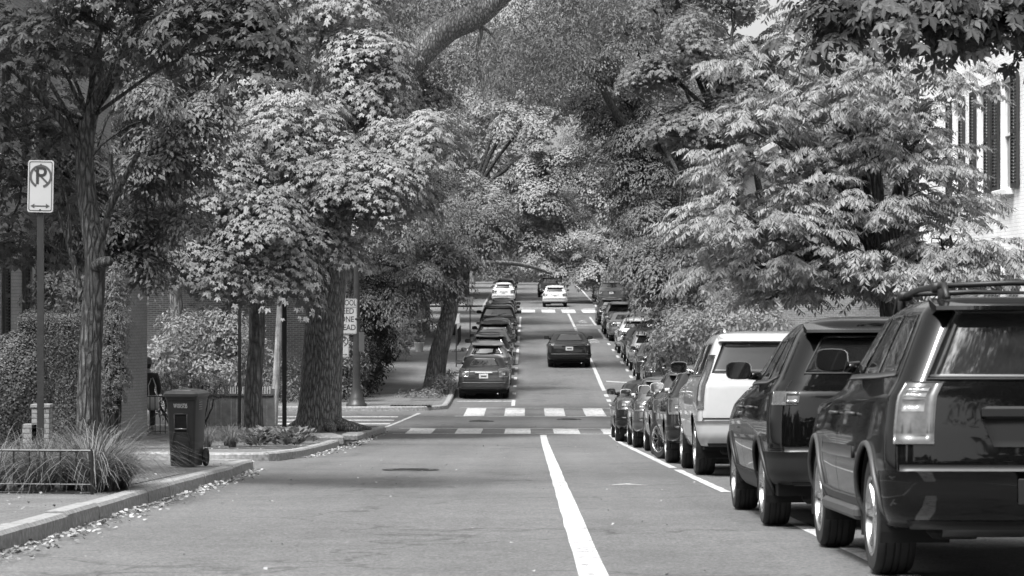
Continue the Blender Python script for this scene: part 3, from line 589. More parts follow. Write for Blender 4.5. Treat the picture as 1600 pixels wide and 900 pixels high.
for side in ('left', 'right'):
    for kk in range(3):
        for n_, t_ in enumerate(sorted([t for t in RTL if t[0] == kk and t[3] == side], key=lambda t: t[2])): rank[t_] = n_
for t_ in RTL:
    k, x, y, side = t_; s = rr.uniform(.95, 1.25)*(1.15 if y > 140 else 1)
    lab = '%s of the tall %s trees filling the far %s side of the street' % (ORD[rank[t_]], sidew[k], side); g = '%s trees along the far %s side' % (sidew[k], side)
    if k not in done:
        e = rt[k]; e.location = (x, y, gz(y)); e.rotation_euler = (0, 0, rr.uniform(0, 6)); e.scale = (s, s, s); e['label'] = lab; e['group'] = g; done.add(k)
    else: place(rt[k], x, y, rr.uniform(0, 6.28), s, lab, g)
place(rt[1], 6.0, 5.0, 1.0, .72, 'tree standing behind the viewpoint on the right pavement, seen only as a reflection', 'trees behind the viewpoint', sz=1.05)
place(rt[0], -6.5, -8, 2.0, 1.1, 'tree standing behind the viewpoint on the left pavement, outside the picture', 'trees behind the viewpoint')
# two low saplings hiding the street's far end
# unseen leaf wall added behind the camera to darken car reflections
wb = np.random.default_rng(8); nb_ = 15000; th = wb.uniform(-2.5, .75, nb_)-math.pi/2+.85; Rr = wb.uniform(38, 50, nb_); hz = wb.random(nb_)*(21+4*np.sin(th*9)+3*np.sin(th*23))
Pw = np.stack([Rr*np.cos(th), Rr*np.sin(th)+8, hz-1.], 1); kw = (Pw[:, 1] < 12) & ((np.abs(Pw[:, 0]) > 5.5) | (Pw[:, 2] > 3.5)) & (Pw[:, 1] > -60)
Pw = Pw[kw]; nw = len(Pw); tag(leaf_obj('reflection_leaf_wall', Pw, wb.normal(size=(nw, 3)), wb.normal(size=(nw, 3)), wb.uniform(1.2, 2.2, nw), 'round', M['lf_dark'], None), 'unseen leaf wall added behind the viewpoint to darken car reflections', 'trees', None, 'stuff')

# ------------------------------------------------------------------ shrubs and hedges
def leafy(name, label, cat, base, blobs, mat, kind='simple', size=.06, clr=.16, per=26, seed=0, group=None, core=True, droop=.2, stems=True):
    rg = np.random.default_rng(seed); rng = random.Random(seed); B = Vector(base); e = empty(name, B, label, cat, group)
    lb = [(b[0]-B.x, b[1]-B.y, b[2]-B.z)+tuple(b[3:]) for b in blobs]; P, Nn, D, S, CC = spray(lb, size, clr, per, rg, droop, flat_=1.4, shell=.16)
    leaf_obj('foliage', P, Nn, D, S, kind, mat, e)
    if stems:
        mb = MB()
        for b in lb:
            for k in range(5):
                q = Vector((b[0]+rng.uniform(-.7, .7)*b[3], b[1]+rng.uniform(-.7, .7)*b[4], b[2]+rng.uniform(-.3, .8)*b[5])); mb.tube([(b[0]*.6+rng.uniform(-.08, .08), b[1]*.6, 0), (q.x*.8, q.y*.8, q.z*.5), tuple(q)], [.03, .02, .008], 5)
        mb.build('stem', M['barkd'], e)
    return e
def hedge_box(name, label, cx, cy, sx, sy, z0, h, mat, size, n, seed, kind='simple', rnd=.12):
    """clipped hedge: leaves spread over a rounded block, dark twigs inside"""
    rg = np.random.default_rng(seed); e = empty(name, (cx, cy, z0), label, 'hedge')
    u = rg.uniform(-1, 1, (n, 3)); ax = rg.integers(0, 5, n); 
    for i, (a, s_) in enumerate(((0, 1), (0, -1), (1, -1), (1, 1), (2, 1))): u[ax == i, a] = s_*(1-np.abs(rg.normal(size=(ax == i).sum()))*.06)
    p = u*np.array([sx/2, sy/2, h/2])+np.array([0, 0, h/2]); lump = rg.normal(size=(n, 3))*.025; q = norm(u**5+1e-4)
    p += q*(np.sin(p[:, :1]*5+1)*np.cos(p[:, 2:3]*4+p[:, 1:2]*3))*.05+lump; k = (np.abs(u)**6).sum(1); p *= (1-rnd*np.clip(k-1.15, 0, 1.5)/3)[:, None]
    leaf_obj('foliage', p, q+rg.normal(size=(n, 3))*.4, rg.normal(size=(n, 3))+q*.6, size*rg.uniform(.7, 1.2, n), kind, mat, e)
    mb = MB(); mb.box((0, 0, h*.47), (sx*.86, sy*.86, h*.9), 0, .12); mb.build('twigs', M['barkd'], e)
    return e
def ball(name, label, cx, cy, z0, r, h, mat, size, n, seed):
    rg = np.random.default_rng(seed); e = empty(name, (cx, cy, z0), label, 'shrub'); u = norm(rg.normal(size=(n, 3)))
    lump = 1+.05*np.sin(u[:, :1]*9)*np.cos(u[:, 2:3]*8)+rg.normal(size=(n, 1))*.02; p = u*lump*np.array([r, r, h/2])+np.array([0, 0, h/2])
    leaf_obj('foliage', p, u+rg.normal(size=(n, 3))*.35, rg.normal(size=(n, 3))+u*.5, size*rg.uniform(.7, 1.2, n), 'round', mat, e)
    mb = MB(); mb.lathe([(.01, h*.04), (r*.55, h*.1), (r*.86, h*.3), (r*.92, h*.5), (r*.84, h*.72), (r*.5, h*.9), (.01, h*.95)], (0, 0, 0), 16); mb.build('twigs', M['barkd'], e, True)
    return e
x, y, z = PX(22, 580, 38); ball('boxwood_shrub', 'tall rounded boxwood shrub at the left edge of the picture', x, 38, gz(38), .56, 1.98, M['lf_box'], .04, 24000, 41)
hedge_box('clipped_hedge', 'square clipped hedge behind the rounded boxwood on the left', PX(80, 0, 42)[0], 42.3, 1.1, 1.2, gz(42), 2.42, M['lf_box'], .042, 34000, 42)
leafy('arborvitae', 'upright feathery evergreen between the near maple trunk and the painted brick wall', 'shrub', (PX(180, 0, 44)[0], 44, gz(44)), [PB(180, 500, 44, 24, 60, 110), PB(176, 590, 44, 24, 50, 90), PB(175, 440, 44, 16, 35, 40), PB(150, 560, 44.4, 20, 70, 60)], M['lf_mid'], 'narrow', .06, .13, 40, 43)
leafy('shrub', 'loose shrub above the hedge under the shuttered house window', 'shrub', (PX(95, 0, 46)[0], 46, gz(46)), [PB(90, 455, 46, 50, 38, 70), PB(140, 470, 46, 30, 40, 40)], M['lf_mid'], 'simple', .09, .2, 26, 44)
leafy('flowering_shrub', 'large pale feathery shrub beyond the side street behind the wheelie bin', 'shrub', (PX(320, 0, 82)[0], 82, gz(82)), [PB(300, 520, 82, 50, 38, 80), PB(360, 530, 82, 50, 45, 80), PB(260, 555, 81, 30, 30, 36), PB(400, 560, 82, 30, 40, 40), PB(330, 580, 81, 45, 25, 50)], M['lf_light'], 'simple', .15, .4, 30, 45)
leafy('clipped_shrub', 'low mounded shrub behind the iron fence to the left of the wooden fence', 'shrub', (PX(300, 0, 62)[0], 63, gz(62)), [PB(280, 600, 63, 42, 24, 60), PB(325, 602, 63, 32, 20, 40), PB(250, 620, 62.5, 18, 30, 24)], M['lf_mid'], 'simple', .07, .16, 26, 46)
leafy('shrub', 'dark shrub at the foot of the brick house across the side street', 'shrub', (PX(450, 0, 80)[0], 80, gz(80)), [PB(440, 600, 80, 60, 38, 70), PB(545, 575, 80, 28, 50, 60)], M['lf_box'], 'simple', .12, .3, 26, 47)
leafy('yew_hedge', 'black-green hedge along the far left pavement behind the lamp post', 'hedge', (-5.9, 90, gz(90)), [(-5.7, 84, -2.2, .55, 2.5, 1.5, 120), (-5.7, 89, -1.6, .6, 3, 1.7, 130), (-5.8, 95, -1.1, .6, 3.2, 1.9, 120), (-6.6, 82, -2.3, .9, 1.2, 1.5, 90), (-5.6, 86, -.4, .9, 3, .9, 80)], M['lf_black'], 'simple', .13, .4, 30, 48)
leafy('shrub', 'spiky pale shrub beside the far left pavement past the black hedge', 'shrub', (-5.7, 104, gz(104)), [(-5.7, 104, -2.4, .6, .8, .5, 50)], M['lf_light'], 'narrow', .2, .3, 20, 49)
leafy('bush', 'low bush filling the tree pit under the leaning street tree', 'bush', (PX(662, 0, 82.5)[0], 82.5, gz(82.5)), [PB(662, 619, 82.5, 38, 11, 50, .8), PB(690, 600, 84.5, 26, 14, 30, .8)], M['lf_mid'], 'narrow', .12, .22, 24, 50)
leafy('bush', 'second low tree-pit bush further up the left pavement', 'bush', (PX(705, 0, 96)[0], 96, gz(96)), [PB(703, 592, 94, 20, 14, 30, .9)], M['lf_box'], 'simple', .12, .25, 24, 51)
leafy('bush', 'third low tree-pit bush, the farthest up the left pavement', 'bush', (PX(715, 0, 112)[0], 112, gz(112)), [PB(712, 560, 112, 18, 12, 30, 1.)], M['lf_box'], 'simple', .14, .3, 24, 52)
leafy('crepe_myrtle', 'bright bushy crepe myrtle leaning over the parked cars at the right corner', 'bush', (5.3, 64, gz(64)), [PB(1085, 520, 64, 62, 34, 110), PB(1150, 500, 63, 60, 30, 90), PB(1040, 545, 65, 30, 24, 40), PB(1120, 550, 64, 60, 30, 60), PB(1200, 490, 60, 40, 26, 40), PB(1060, 495, 66, 36, 20, 30)], M['lf_light'], 'simple', .11, .26, 30, 53)
leafy('shrub', 'dense shrub beside the far right parked cars', 'shrub', (7.2, 100, gz(100)), [(6.9, 96, -2.2, .8, 3, 1.3, 90), (7.0, 106, -1.6, .8, 4, 1.3, 90), (7.1, 118, -1.2, .9, 5, 1.4, 90)], M['lf_mid'], 'simple', .16, .4, 28, 54)
leafy('shrub', 'low dark shrub mass along the farthest right pavement', 'shrub', (8.2, 190, gz(190)), [(8.3, 186, 0.2, .9, 5, 1.5, 60), (8.2, 200, .9, .9, 7, 1.5, 60), (8.2, 220, 1.2, .9, 9, 1.5, 60)], M['lf_mid'], 'simple', .25, .5, 28, 55)
leafy('shrub', 'dark shrub under the far end trees where the street disappears', 'shrub', (0, 330, gz(330)), [(-4, 335, 2.2, 3, 3, 2.5, 120), (3, 340, 2.2, 3, 3, 2.5, 120), (9, 335, 2.2, 3, 3, 2.5, 100)], M['lf_mid'], 'simple', .4, .9, 28, 56)
# ornamental grass in the railed bed and at the kerb planting
def grass_clump(seed, n, L0, spread, wid=.009):
    rg = random.Random(seed); V = []; Fc = []
    for k in range(n):
        a = rg.uniform(0, 6.28); r0 = rg.uniform(0, .09); l = L0*rg.uniform(.55, 1.15); out = spread*rg.uniform(.35, 1.2); dx, dy = math.cos(a), math.sin(a); sx, sy = -dy*wid, dx*wid; m = 7; i0 = len(V)
        for j in range(m+1):
            t = j/m; rr_ = r0+out*l*t**1.6; zz = l*(t*1.05-.62*out*t**2.6*1.4); w = 1-t*.85
            V += [(dx*rr_-sx*w, dy*rr_-sy*w, max(zz, -.1)), (dx*rr_+sx*w, dy*rr_+sy*w, max(zz, -.1))]
        Fc += [(i0+2*j, i0+2*j+1, i0+2*j+3, i0+2*j+2) for j in range(m)]
    return V, Fc
gm = [mesh_obj('ornamental_grass', *grass_clump(60+i, 260, .9, .95, .006), M['grass']) for i in range(3)]
gsp = [(-4.5, 25.0, 1.15), (-5.0, 24.9, .9), (-5.5, 25.1, .95), (-6.1, 25.3, .9), (-6.5, 26.0, .9), (-4.35, 25.2, .8), (-4.4, 26.2, .8), (-4.6, 26.5, 1.1), (-4.45, 25.6, .8), (-4.75, 25.3, .8), (-5.1, 25.7, .85), (-5.4, 26.1, .8), (-5.75, 25.8, .8), (-6.0, 26.3, .8), (-4.85, 27.0, .85), (-5.15, 27.6, .9), (-5.3, 27.5, .8), (-5.9, 28.2, .8), (-5.3, 28.8, .8), (-6.3, 27.4, .8), (-4.3, 25.7, .65), (-5.7, 30.2, .7)]
for i, (x, y, s) in enumerate(gsp):
    o = gm[i % 3] if i < 3 else gm[i % 3].copy()
    if i >= 3: COL.objects.link(o)
    o.location = (x, y, gz(y, .12)); o.rotation_euler = (0, 0, i*1.3); o.scale = (s*1.2, s*1.2, s*1.08); tag(o, 'clump of arching ornamental grass in the railed bed round the near maple', 'grass', 'ornamental grass clumps in the railed bed')
for i, (x, y, s) in enumerate([(-6.0, 45.5, .8), (-5.5, 45.2, .75), (-5.75, 46.6, .8)]):
    o = gm[i % 3].copy(); COL.objects.link(o); o.location = (x, y, gz(y, .12)); o.rotation_euler = (0, 0, i*2.1); o.scale = (s, s, s*.95); tag(o, 'clump of strappy grass in the kerbside planting behind the wheelie bin', 'grass', 'grass clumps in the kerbside planting')
def hosta(seed):
    rg = np.random.default_rng(seed); n = 110; a = rg.random(n)*6.28; r = rg.random(n)*.25; o = np.stack([np.cos(a), np.sin(a), rg.uniform(.1, .9, n)], 1)
    return np.stack([np.cos(a)*r, np.sin(a)*r, rg.uniform(.05, .30, n)], 1), np.stack([-np.cos(a)*.9, -np.sin(a)*.9, np.ones(n)], 1)+rg.normal(size=(n, 3))*.3, o+rg.normal(size=(n, 3))*.3, rg.uniform(.09, .17, n)
HL = ['beside the strappy grass, lowest down the kerb', 'at the front by the grass clumps', 'second from the kerb end', 'in the middle of the planting', 'at the back of the planting', 'at the kerb edge in front', 'nearest the broken kerbstones', 'nearest the oak trunk']
for i, (x, y) in enumerate([(-5.3, 46.0), (-5.0, 45.4), (-4.7, 46.2), (-4.75, 47.3), (-5.2, 47.6), (-4.45, 45.3), (-4.5, 48.4), (-5.0, 49.)]):
    e = empty('broadleaf_plant', (x, y, gz(y, .12)), 'broad-leaved ground plant '+HL[i], 'plant', 'broad-leaved plants along the kerb'); P, Nn, D, S = hosta(70+i); leaf_obj('leaves', P, Nn, D, S, 'round', M['lf_mid'], e)
# planting soil
struct(flat('planting_bed', [(-6.6, 25.0), (-4.42, 24.6), (-4.35, 31), (-6.4, 31)], .14, M['soil'])); struct(flat('planting_bed', [(-6.5, 44.5), (-4.3, 44.5), (-4.25, 62), (-8, 62)], .14, M['soil']))
struct(flat('planting_bed', rect(-14, -7.1, 30, 36.7), .138, M['soil'])); struct(flat('planting_bed', rect(-14, -8.4, 52, 64.3), .14, M['soil'])); struct(flat('planting_bed', rect(-3.9, -2.9, 80.5, 87), .13, M['soil']))
struct(flat('planting_bed', rect(4.9, 6.2, 30, 60), .14, M['soil']))
# fallen leaves in the gutter and on the pavements
rg = np.random.default_rng(90); n = 2000
yy = 12+rg.random(n)**1.2*52; kx = np.interp(yy, [10, 17.4, 26, 33, 36, 37, 41, 43, 64], [-3.72, -3.8, -3.95, -4.02, -4.2, -4.8, -4.9, -4.0, -4.0]); xx = kx+np.abs(rg.normal(size=n))*.13+.03
zz = H(yy)+.02
n2 = 700; y2 = 14+rg.random(n2)*110; x2 = rg.uniform(-3.4, 4.2, n2); z2 = H(y2)+.012
n3 = 1300; y3 = 14+rg.random(n3)*50; x3 = rg.uniform(-8, -4.2, n3); z3 = H(y3)+.155; k3 = (y3 < 36.5) | (y3 > 42)
P = np.concatenate([np.stack([xx, yy, zz], 1), np.stack([x2, y2, z2], 1), np.stack([x3, y3, z3], 1)[k3]])
nn = len(P); tag(leaf_obj('leaf_litter', P, np.array([0, 0, 1.])+rg.normal(size=(nn, 3))*.28, rg.normal(size=(nn, 3))*np.array([1, 1, .1]), rg.uniform(.03, .07, nn)*np.where(np.arange(nn) < n, 1, .6), 'round', M['litter'], None), 'dry fallen leaves scattered along the gutter, carriageway and pavement', 'leaves', None, 'stuff')
# ------------------------------------------------------------------ cars
class Shape:
    """body surface S(r, v): r = row (bottom to roof), v = 0 rear centre .. 1 front centre on one side"""
    B = (0, .16, .30, .70, .84, 1.)
    def __init__(s, rows, rrad=.22, frad=.42, bowr=.05, bowf=.14, delta=.16, sx=1, sy=1, sz=1):
        s.rows = np.array(rows, float)*np.array([sz, sx, sy, sz, sy, sz]); s.rr, s.rf, s.br, s.bf, s.dl = rrad, frad, bowr, bowf, delta; s.n = len(rows)-1; s.idx = np.arange(s.n+1)
    def row(s, r):
        o = np.zeros(6)
        for d, w in ((-s.dl, .25), (0, .5), (s.dl, .25)):
            q = min(max(r+d, 0), s.n); i = min(int(q), s.n-1); o += w*(s.rows[i]*(1-(q-i))+s.rows[i+1]*(q-i))
        return o
    def ext(s, R):
        zs, w, yr, zr, yf, zf = R; rx = min(s.rr, w*.45); ry = min(s.rr*1.1, (yf-yr)*.2); fx = min(s.rf, w*.5); fy = min(s.rf*1.1, (yf-yr)*.25)
        return rx, ry, fx, fy, yr+s.br+ry, yf-s.bf-fy
    def P(s, r, v):
        R = s.row(r); zs, w, yr, zr, yf, zf = R; rx, ry, fx, fy, ya, yb = s.ext(R); B = s.B; sg = -1
        if v < 0: v = -v; sg = 1
        if v > 1: v = 2-v; sg = 1
        if v <= B[1]: x = (v/B[1])*(w-rx); y = yr+s.br*(x/w)**2; z = zr
        elif v <= B[2]: a = (v-B[1])/(B[2]-B[1])*math.pi/2; x = w-rx+rx*math.sin(a); y = yr+s.br*(x/w)**2+ry*(1-math.cos(a)); z = zr
        elif v <= B[3]:
            f = (v-B[2])/(B[3]-B[2]); x = w+.025*(1-(2*f-1)**2); y = ya+(yb-ya)*f
            k = lambda t: t*t*(3-2*t)
            z = zs+(zr-zs)*(1-k(min(f/.35, 1)))+(zf-zs)*k(max(0, (f-.6)/.4))
        elif v <= B[4]: a = (1-(v-B[3])/(B[4]-B[3]))*math.pi/2; x = w-fx+fx*math.sin(a); y = yf-s.bf*(x/w)**2-fy*(1-math.cos(a)); z = zf
        else: x = (1-v)/(1-B[4])*(w-fx); y = yf-s.bf*(x/w)**2; z = zf
        return Vector((sg*x, y, z))
    def vy(s, r, y):
        R = s.row(r); rx, ry, fx, fy, ya, yb = s.ext(R); f = (y-ya)/(yb-ya); return s.B[2]+(s.B[3]-s.B[2])*max(-.2, min(1.2, f))
    def N(s, r, v):
        e = 1e-3; a = s.P(min(r+e, s.n), v)-s.P(max(r-e, 0), v); b = s.P(r, v+e)-s.P(r, v-e); n = b.cross(a)
        if n.length < 1e-12: return Vector((0, 0, 1))
        n.normalize(); c = s.P(r, v)-Vector((0, 0, s.rows[s.n//2][0]))
        return n if n.dot(c) > 0 else -n
def patch(S, mb, fn, na, nb, off, side=1, depth=.02, skirt=True):
    """fn(a,b)->(r,v); sheet following the body, raised by off, with turned-down edges"""
    G = [[None]*(nb+1) for _ in range(na+1)]; V = []; Fc = []
    for i in range(na+1):
        for j in range(nb+1):
            r, v = fn(i/na, j/nb); p = S.P(r, v); n = S.N(r, v); q = p+n*off
            if side > 0: q = Vector((-q.x, q.y, q.z))
            V.append(q); G[i][j] = (p, n)
    W = nb+1
    for i in range(na):
        for j in range(nb): Fc.append((i*W+j, i*W+j+1, (i+1)*W+j+1, (i+1)*W+j))
    if skirt:
        ring = [(0, j) for j in range(nb)]+[(i, nb) for i in range(na)]+[(na, j) for j in range(nb, 0, -1)]+[(i, 0) for i in range(na, 0, -1)]
        base = len(V)
        for i, j in ring:
            p, n = G[i][j]; q = p+n*(off-depth); V.append(Vector((-q.x, q.y, q.z)) if side > 0 else q)
        m = len(ring)
        for k in range(m):
            a = ring[k]; b = ring[(k+1) % m]; Fc.append((a[0]*W+a[1], b[0]*W+b[1], base+(k+1) % m, base+k))
    # orientation: make faces point outward
    p0, p1, p2 = V[0], V[1], V[W]; nrm = (p1-p0).cross(p2-p0); i, j = 0, 0; n = G[0][0][1]; n = Vector((-n.x, n.y, n.z)) if side > 0 else n
    if nrm.dot(n) < 0: Fc = [tuple(reversed(f)) for f in Fc]
    mb.add(V, Fc)
KIND = {}
KIND['boxy'] = dict(rows=[[.34, .84, -2.12, .34, 2.1, .38], [.46, .90, -2.30, .46, 2.26, .5], [.64, .925, -2.30, .70, 2.26, .68], [.90, .915, -2.255, .92, 2.2, .88], [1.10, .885, -2.20, 1.12, 2.05, 1.06], [1.17, .845, -2.18, 1.18, 1.02, 1.16], [1.22, .815, -2.16, 1.23, .92, 1.22], [1.67, .625, -1.98, 1.66, .28, 1.65], [1.735, .54, -1.92, 1.735, .1, 1.72], [1.775, .34, -1.5, 1.775, -.2, 1.765], [1.785, .01, -.9, 1.785, -.6, 1.78]],
    rrad=.16, win=(6.12, 6.98), axles=(-1.42, 1.36), wr=.375, ww=.245, belt=6, arch=.07)
KIND['crossover'] = dict(rows=[[.27, .82, -2.05, .36, 2.1, .30], [.40, .88, -2.24, .42, 2.25, .42], [.60, .915, -2.27, .62, 2.25, .62], [.84, .91, -2.24, .86, 2.15, .82], [1.00, .885, -2.20, 1.04, 1.9, .95], [1.06, .845, -2.15, 1.10, 1.15, 1.06], [1.10, .81, -2.12, 1.14, 1.0, 1.09], [1.50, .61, -1.82, 1.52, .1, 1.50], [1.60, .51, -1.70, 1.61, -.12, 1.60], [1.645, .30, -1.4, 1.65, -.35, 1.645], [1.655, .01, -.95, 1.66, -.7, 1.655]],
    rrad=.24, win=(6.1, 6.94), axles=(-1.36, 1.36), wr=.35, ww=.23, belt=6, arch=.05)
KIND['large'] = dict(rows=[[.36, .90, -2.44, .40, 2.4, .40], [.50, .96, -2.58, .50, 2.56, .52], [.74, .995, -2.60, .74, 2.57, .74], [1.0, .99, -2.57, 1.0, 2.52, .98], [1.16, .97, -2.55, 1.16, 2.36, 1.13], [1.22, .945, -2.53, 1.22, 1.22, 1.22], [1.27, .92, -2.52, 1.27, 1.12, 1.27], [1.75, .74, -2.36, 1.75, .5, 1.74], [1.84, .66, -2.28, 1.84, .3, 1.83], [1.885, .45, -1.9, 1.885, 0, 1.88], [1.90, .01, -1.1, 1.90, -.5, 1.90]],
    rrad=.14, win=(6.1, 6.96), axles=(-1.52, 1.44), wr=.405, ww=.275, belt=6, arch=.06)
KIND['sedan'] = dict(rows=[[.22, .80, -2.2, .34, 2.2, .26], [.36, .87, -2.36, .42, 2.34, .38], [.56, .90, -2.38, .60, 2.33, .58], [.78, .895, -2.34, .82, 2.2, .74], [.90, .87, -2.28, 1.00, 2.0, .84], [.96, .83, -1.74, 1.04, 1.1, .98], [1.0, .80, -1.66, 1.07, .95, 1.02], [1.33, .63, -.98, 1.36, .12, 1.34], [1.41, .52, -.76, 1.42, -.1, 1.41], [1.445, .3, -.55, 1.45, -.25, 1.445], [1.455, .01, -.44, 1.455, -.36, 1.455]],
    rrad=.26, win=(6.1, 6.96), axles=(-1.36, 1.36), wr=.325, ww=.215, belt=6, arch=.045)
KIND['wagon'] = dict(rows=[[.28, .81, -2.2, .38, 2.25, .30], [.40, .88, -2.36, .44, 2.36, .42], [.62, .91, -2.39, .64, 2.35, .62], [.84, .905, -2.35, .86, 2.22, .78], [.98, .88, -2.30, 1.0, 2.0, .90], [1.03, .85, -2.22, 1.05, 1.2, 1.03], [1.07, .82, -2.18, 1.09, 1.08, 1.06], [1.45, .67, -1.86, 1.47, .2, 1.45], [1.55, .58, -1.74, 1.56, 0, 1.55], [1.595, .34, -1.4, 1.60, -.25, 1.59], [1.605, .01, -.95, 1.61, -.6, 1.605]],
    rrad=.22, win=(6.1, 6.94), axles=(-1.38, 1.37), wr=.34, ww=.225, belt=6, arch=.05)
WH = {}
def wheel_mesh(R, W, style):
    k = (R, W, style)
    if k in WH: return WH[k]
    mb = MB(); h = W/2; rim = R*.70
    mb.lathe([(rim*.92, -h*.6), (rim, -h*.95), (rim*1.06, -h), (R*.93, -h*.98), (R*.985, -h*.8), (R*.992, -h*.62), (R*.97, -h*.6), (R*.97, -h*.55), (R, -h*.53), (R, -h*.2), (R*.972, -h*.18), (R*.972, -h*.12), (R, -h*.1), (R, h*.1), (R*.972, h*.12), (R*.972, h*.18), (R, h*.2), (R, h*.53), (R*.97, h*.55), (R*.97, h*.6), (R*.992, h*.62), (R*.985, h*.8), (R*.93, h*.98), (rim*1.06, h), (rim, h*.95), (rim*.92, h*.6), (rim*.92, -h*.6)], (0, 0, 0), 40, 'x')
    t = mesh_obj('wheel', mb.v, mb.f, M['tyre'], None, False); tm = t.data; bpy.data.objects.remove(t); tm.polygons.foreach_set('use_smooth', [True]*len(tm.polygons)); tm.set_sharp_from_angle(angle=math.radians(38))
    mb = MB()
    mb.lathe([(rim*1.0, -h*.97), (rim*.94, -h*.98), (rim*.91, -h*.85), (rim*.88, -h*.45), (rim*.88, h*.5)], (0, 0, 0), 40, 'x')
    mb.lathe([(.001, -h*.80), (rim*.15, -h*.80), (rim*.2, -h*.72), (rim*.2, -h*.3)], (0, 0, 0), 20, 'x')
    ns, w0, tw = {'s5': (5, .20, 0), 's10': (10, .085, 0), 'd5': (5, .11, .16), 's7': (7, .15, 0)}[style]
    for s_ in range(ns):
        for o in ((-tw, tw) if tw else (0,)):
            a = 2*math.pi*s_/ns; r0, r1 = rim*.12, rim*.93; V = []
            for rr_, hw, x in ((r0, rim*w0*.8, -h*.80), ((r0+r1)/2, rim*w0*.62, -h*.84), (r1, rim*w0*.8, -h*.90)):
                aa = a+o*(rr_/r1); c, sn = math.cos(aa), math.sin(aa)
                for q, dx in ((-hw, .03), (-hw*.7, 0), (hw*.7, 0), (hw, .03)): V.append((x+dx, rr_*c-q*sn, rr_*sn+q*c))
            mb.add(V, [(i*4+j, i*4+j+1, i*4+j+5, i*4+j+4) for i in range(2) for j in range(3)])
    r = mesh_obj('rim', mb.v, mb.f, M['rim'], None, False); rm = r.data; bpy.data.objects.remove(r); rm.polygons.foreach_set('use_smooth', [True]*len(rm.polygons)); rm.set_sharp_from_angle(angle=math.radians(30))
    mb = MB(); mb.lathe([(.001, 0), (rim*.87, 0)], (-h*.1, 0, 0), 24, 'x'); mb.lathe([(.001, -h*.35), (rim*.62, -h*.35), (rim*.62, -h*.1)], (0, 0, 0), 24, 'x')
    b_ = mesh_obj('brake_disc', mb.v, mb.f, M['black']); bmh = b_.data; bpy.data.objects.remove(b_)
    WH[k] = (tm, rm, bmh); return WH[k]
def link(name, me, parent, loc=(0, 0, 0), rot=(0, 0, 0)):
    o = bpy.data.objects.new(name, me); COL.objects.link(o); o.parent = parent; o.location = loc; o.rotation_euler = rot; return o
def car(kind, pnt, label, cat, X, Y, group=None, sx=1, sy=1, sz=1, style='s10', steer=0, lights='wrap', rails=False, mirror_mat=None, full=True, extra=None, cladding=None, yaw=0, name=None, bright_rw=None):
    K = KIND[kind]; S = Shape(K['rows'], rrad=K['rrad'], sx=sx, sy=sy, sz=sz, frad=.38); BM = paint(*pnt)
    slope = math.atan(HS(Y)); names = {'boxy': 'parked_suv', 'crossover': 'parked_crossover', 'large': 'parked_large_suv', 'sedan': 'parked_sedan', 'wagon': 'parked_wagon'}
    e = empty(name or names[kind], (X, Y, float(H(Y))+.004), label, cat, group, (slope, 0, yaw))
    wr, ww, ax = K['wr'], K['ww'], [a*sy for a in K['axles']]; AR = wr+K['arch']; W = max(r[1] for r in S.rows)
    # body grid
    rs = []
    for i in range(S.n): rs += list(np.linspace(i, i+1, 5, endpoint=False))
    rs.append(S.n-.001)
    vs_ = list(np.linspace(0, .16, 5, endpoint=False))+list(np.linspace(.16, .30, 8, endpoint=False))+list(np.linspace(.30, .70, 80, endpoint=False))+list(np.linspace(.70, .84, 8, endpoint=False))+list(np.linspace(.84, 1, 6))
    half = [[S.P(r, v) for v in vs_] for r in rs]; nv = len(vs_)
    loop = list(range(nv))+[-(k+1) for k in range(nv-2, 0, -1)]   # left side then mirrored back
    V = []; inside = []
    for r in range(len(rs)):
        for k in loop:
            p = half[r][k] if k >= 0 else Vector((-half[r][-k-1].x, half[r][-k-1].y, half[r][-k-1].z)); V.append(p.copy())
    nl = len(loop); ins = [None]*len(V)
    for i, p in enumerate(V):
        if abs(p.x) > W*.55:
            for a in ax:
                if (p.y-a)**2+(p.z-wr)**2 < AR*AR: ins[i] = a
    Fc = []
    for r in range(len(rs)-1):
        for k in range(nl):
            f = (r*nl+k, (r+1)*nl+k, (r+1)*nl+(k+1) % nl, r*nl+(k+1) % nl)
            if all(ins[q] is not None for q in f): continue
            Fc.append(f)
    for i, a in enumerate(ins):
        if a is not None:
            p = V[i]; d = math.hypot(p.y-a, p.z-wr) or 1e-6; V[i] = Vector((p.x, a+(p.y-a)/d*AR, wr+(p.z-wr)/d*AR))
            if V[i].z < S.rows[0][0] and p.z >= S.rows[0][0]-.02: V[i].z = max(V[i].z, S.rows[0][0]-.0)
    body = mesh_obj('body', V, Fc, BM, e); bm = bmesh.new(); bm.from_mesh(body.data); bmesh.ops.delete(bm, geom=[v for v in bm.verts if not v.link_faces], context='VERTS'); bmesh.ops.remove_doubles(bm, verts=bm.verts, dist=1e-4); bm.to_mesh(body.data); bm.free()
    body.data.polygons.foreach_set('use_smooth', [True]*len(body.data.polygons)); body.data.set_sharp_from_angle(angle=math.radians(50))
    # underbody and wheel wells
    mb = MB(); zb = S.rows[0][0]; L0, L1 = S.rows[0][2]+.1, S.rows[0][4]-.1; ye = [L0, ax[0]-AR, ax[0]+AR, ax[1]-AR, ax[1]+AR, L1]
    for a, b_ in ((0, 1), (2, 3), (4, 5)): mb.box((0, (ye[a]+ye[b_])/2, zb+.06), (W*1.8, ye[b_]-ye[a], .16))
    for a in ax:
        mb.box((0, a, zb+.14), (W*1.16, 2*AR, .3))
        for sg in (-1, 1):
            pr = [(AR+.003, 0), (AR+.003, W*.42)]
            mb.lathe([(AR+.004, sg*W*.985), (AR+.004, sg*W*.52)], (0, a, wr), 24, 'x', (-.35, math.pi+.35)); mb.lathe([(AR+.004, sg*W*.52), (.01, sg*W*.52)], (0, a, wr), 24, 'x', (-.35, math.pi+.35))
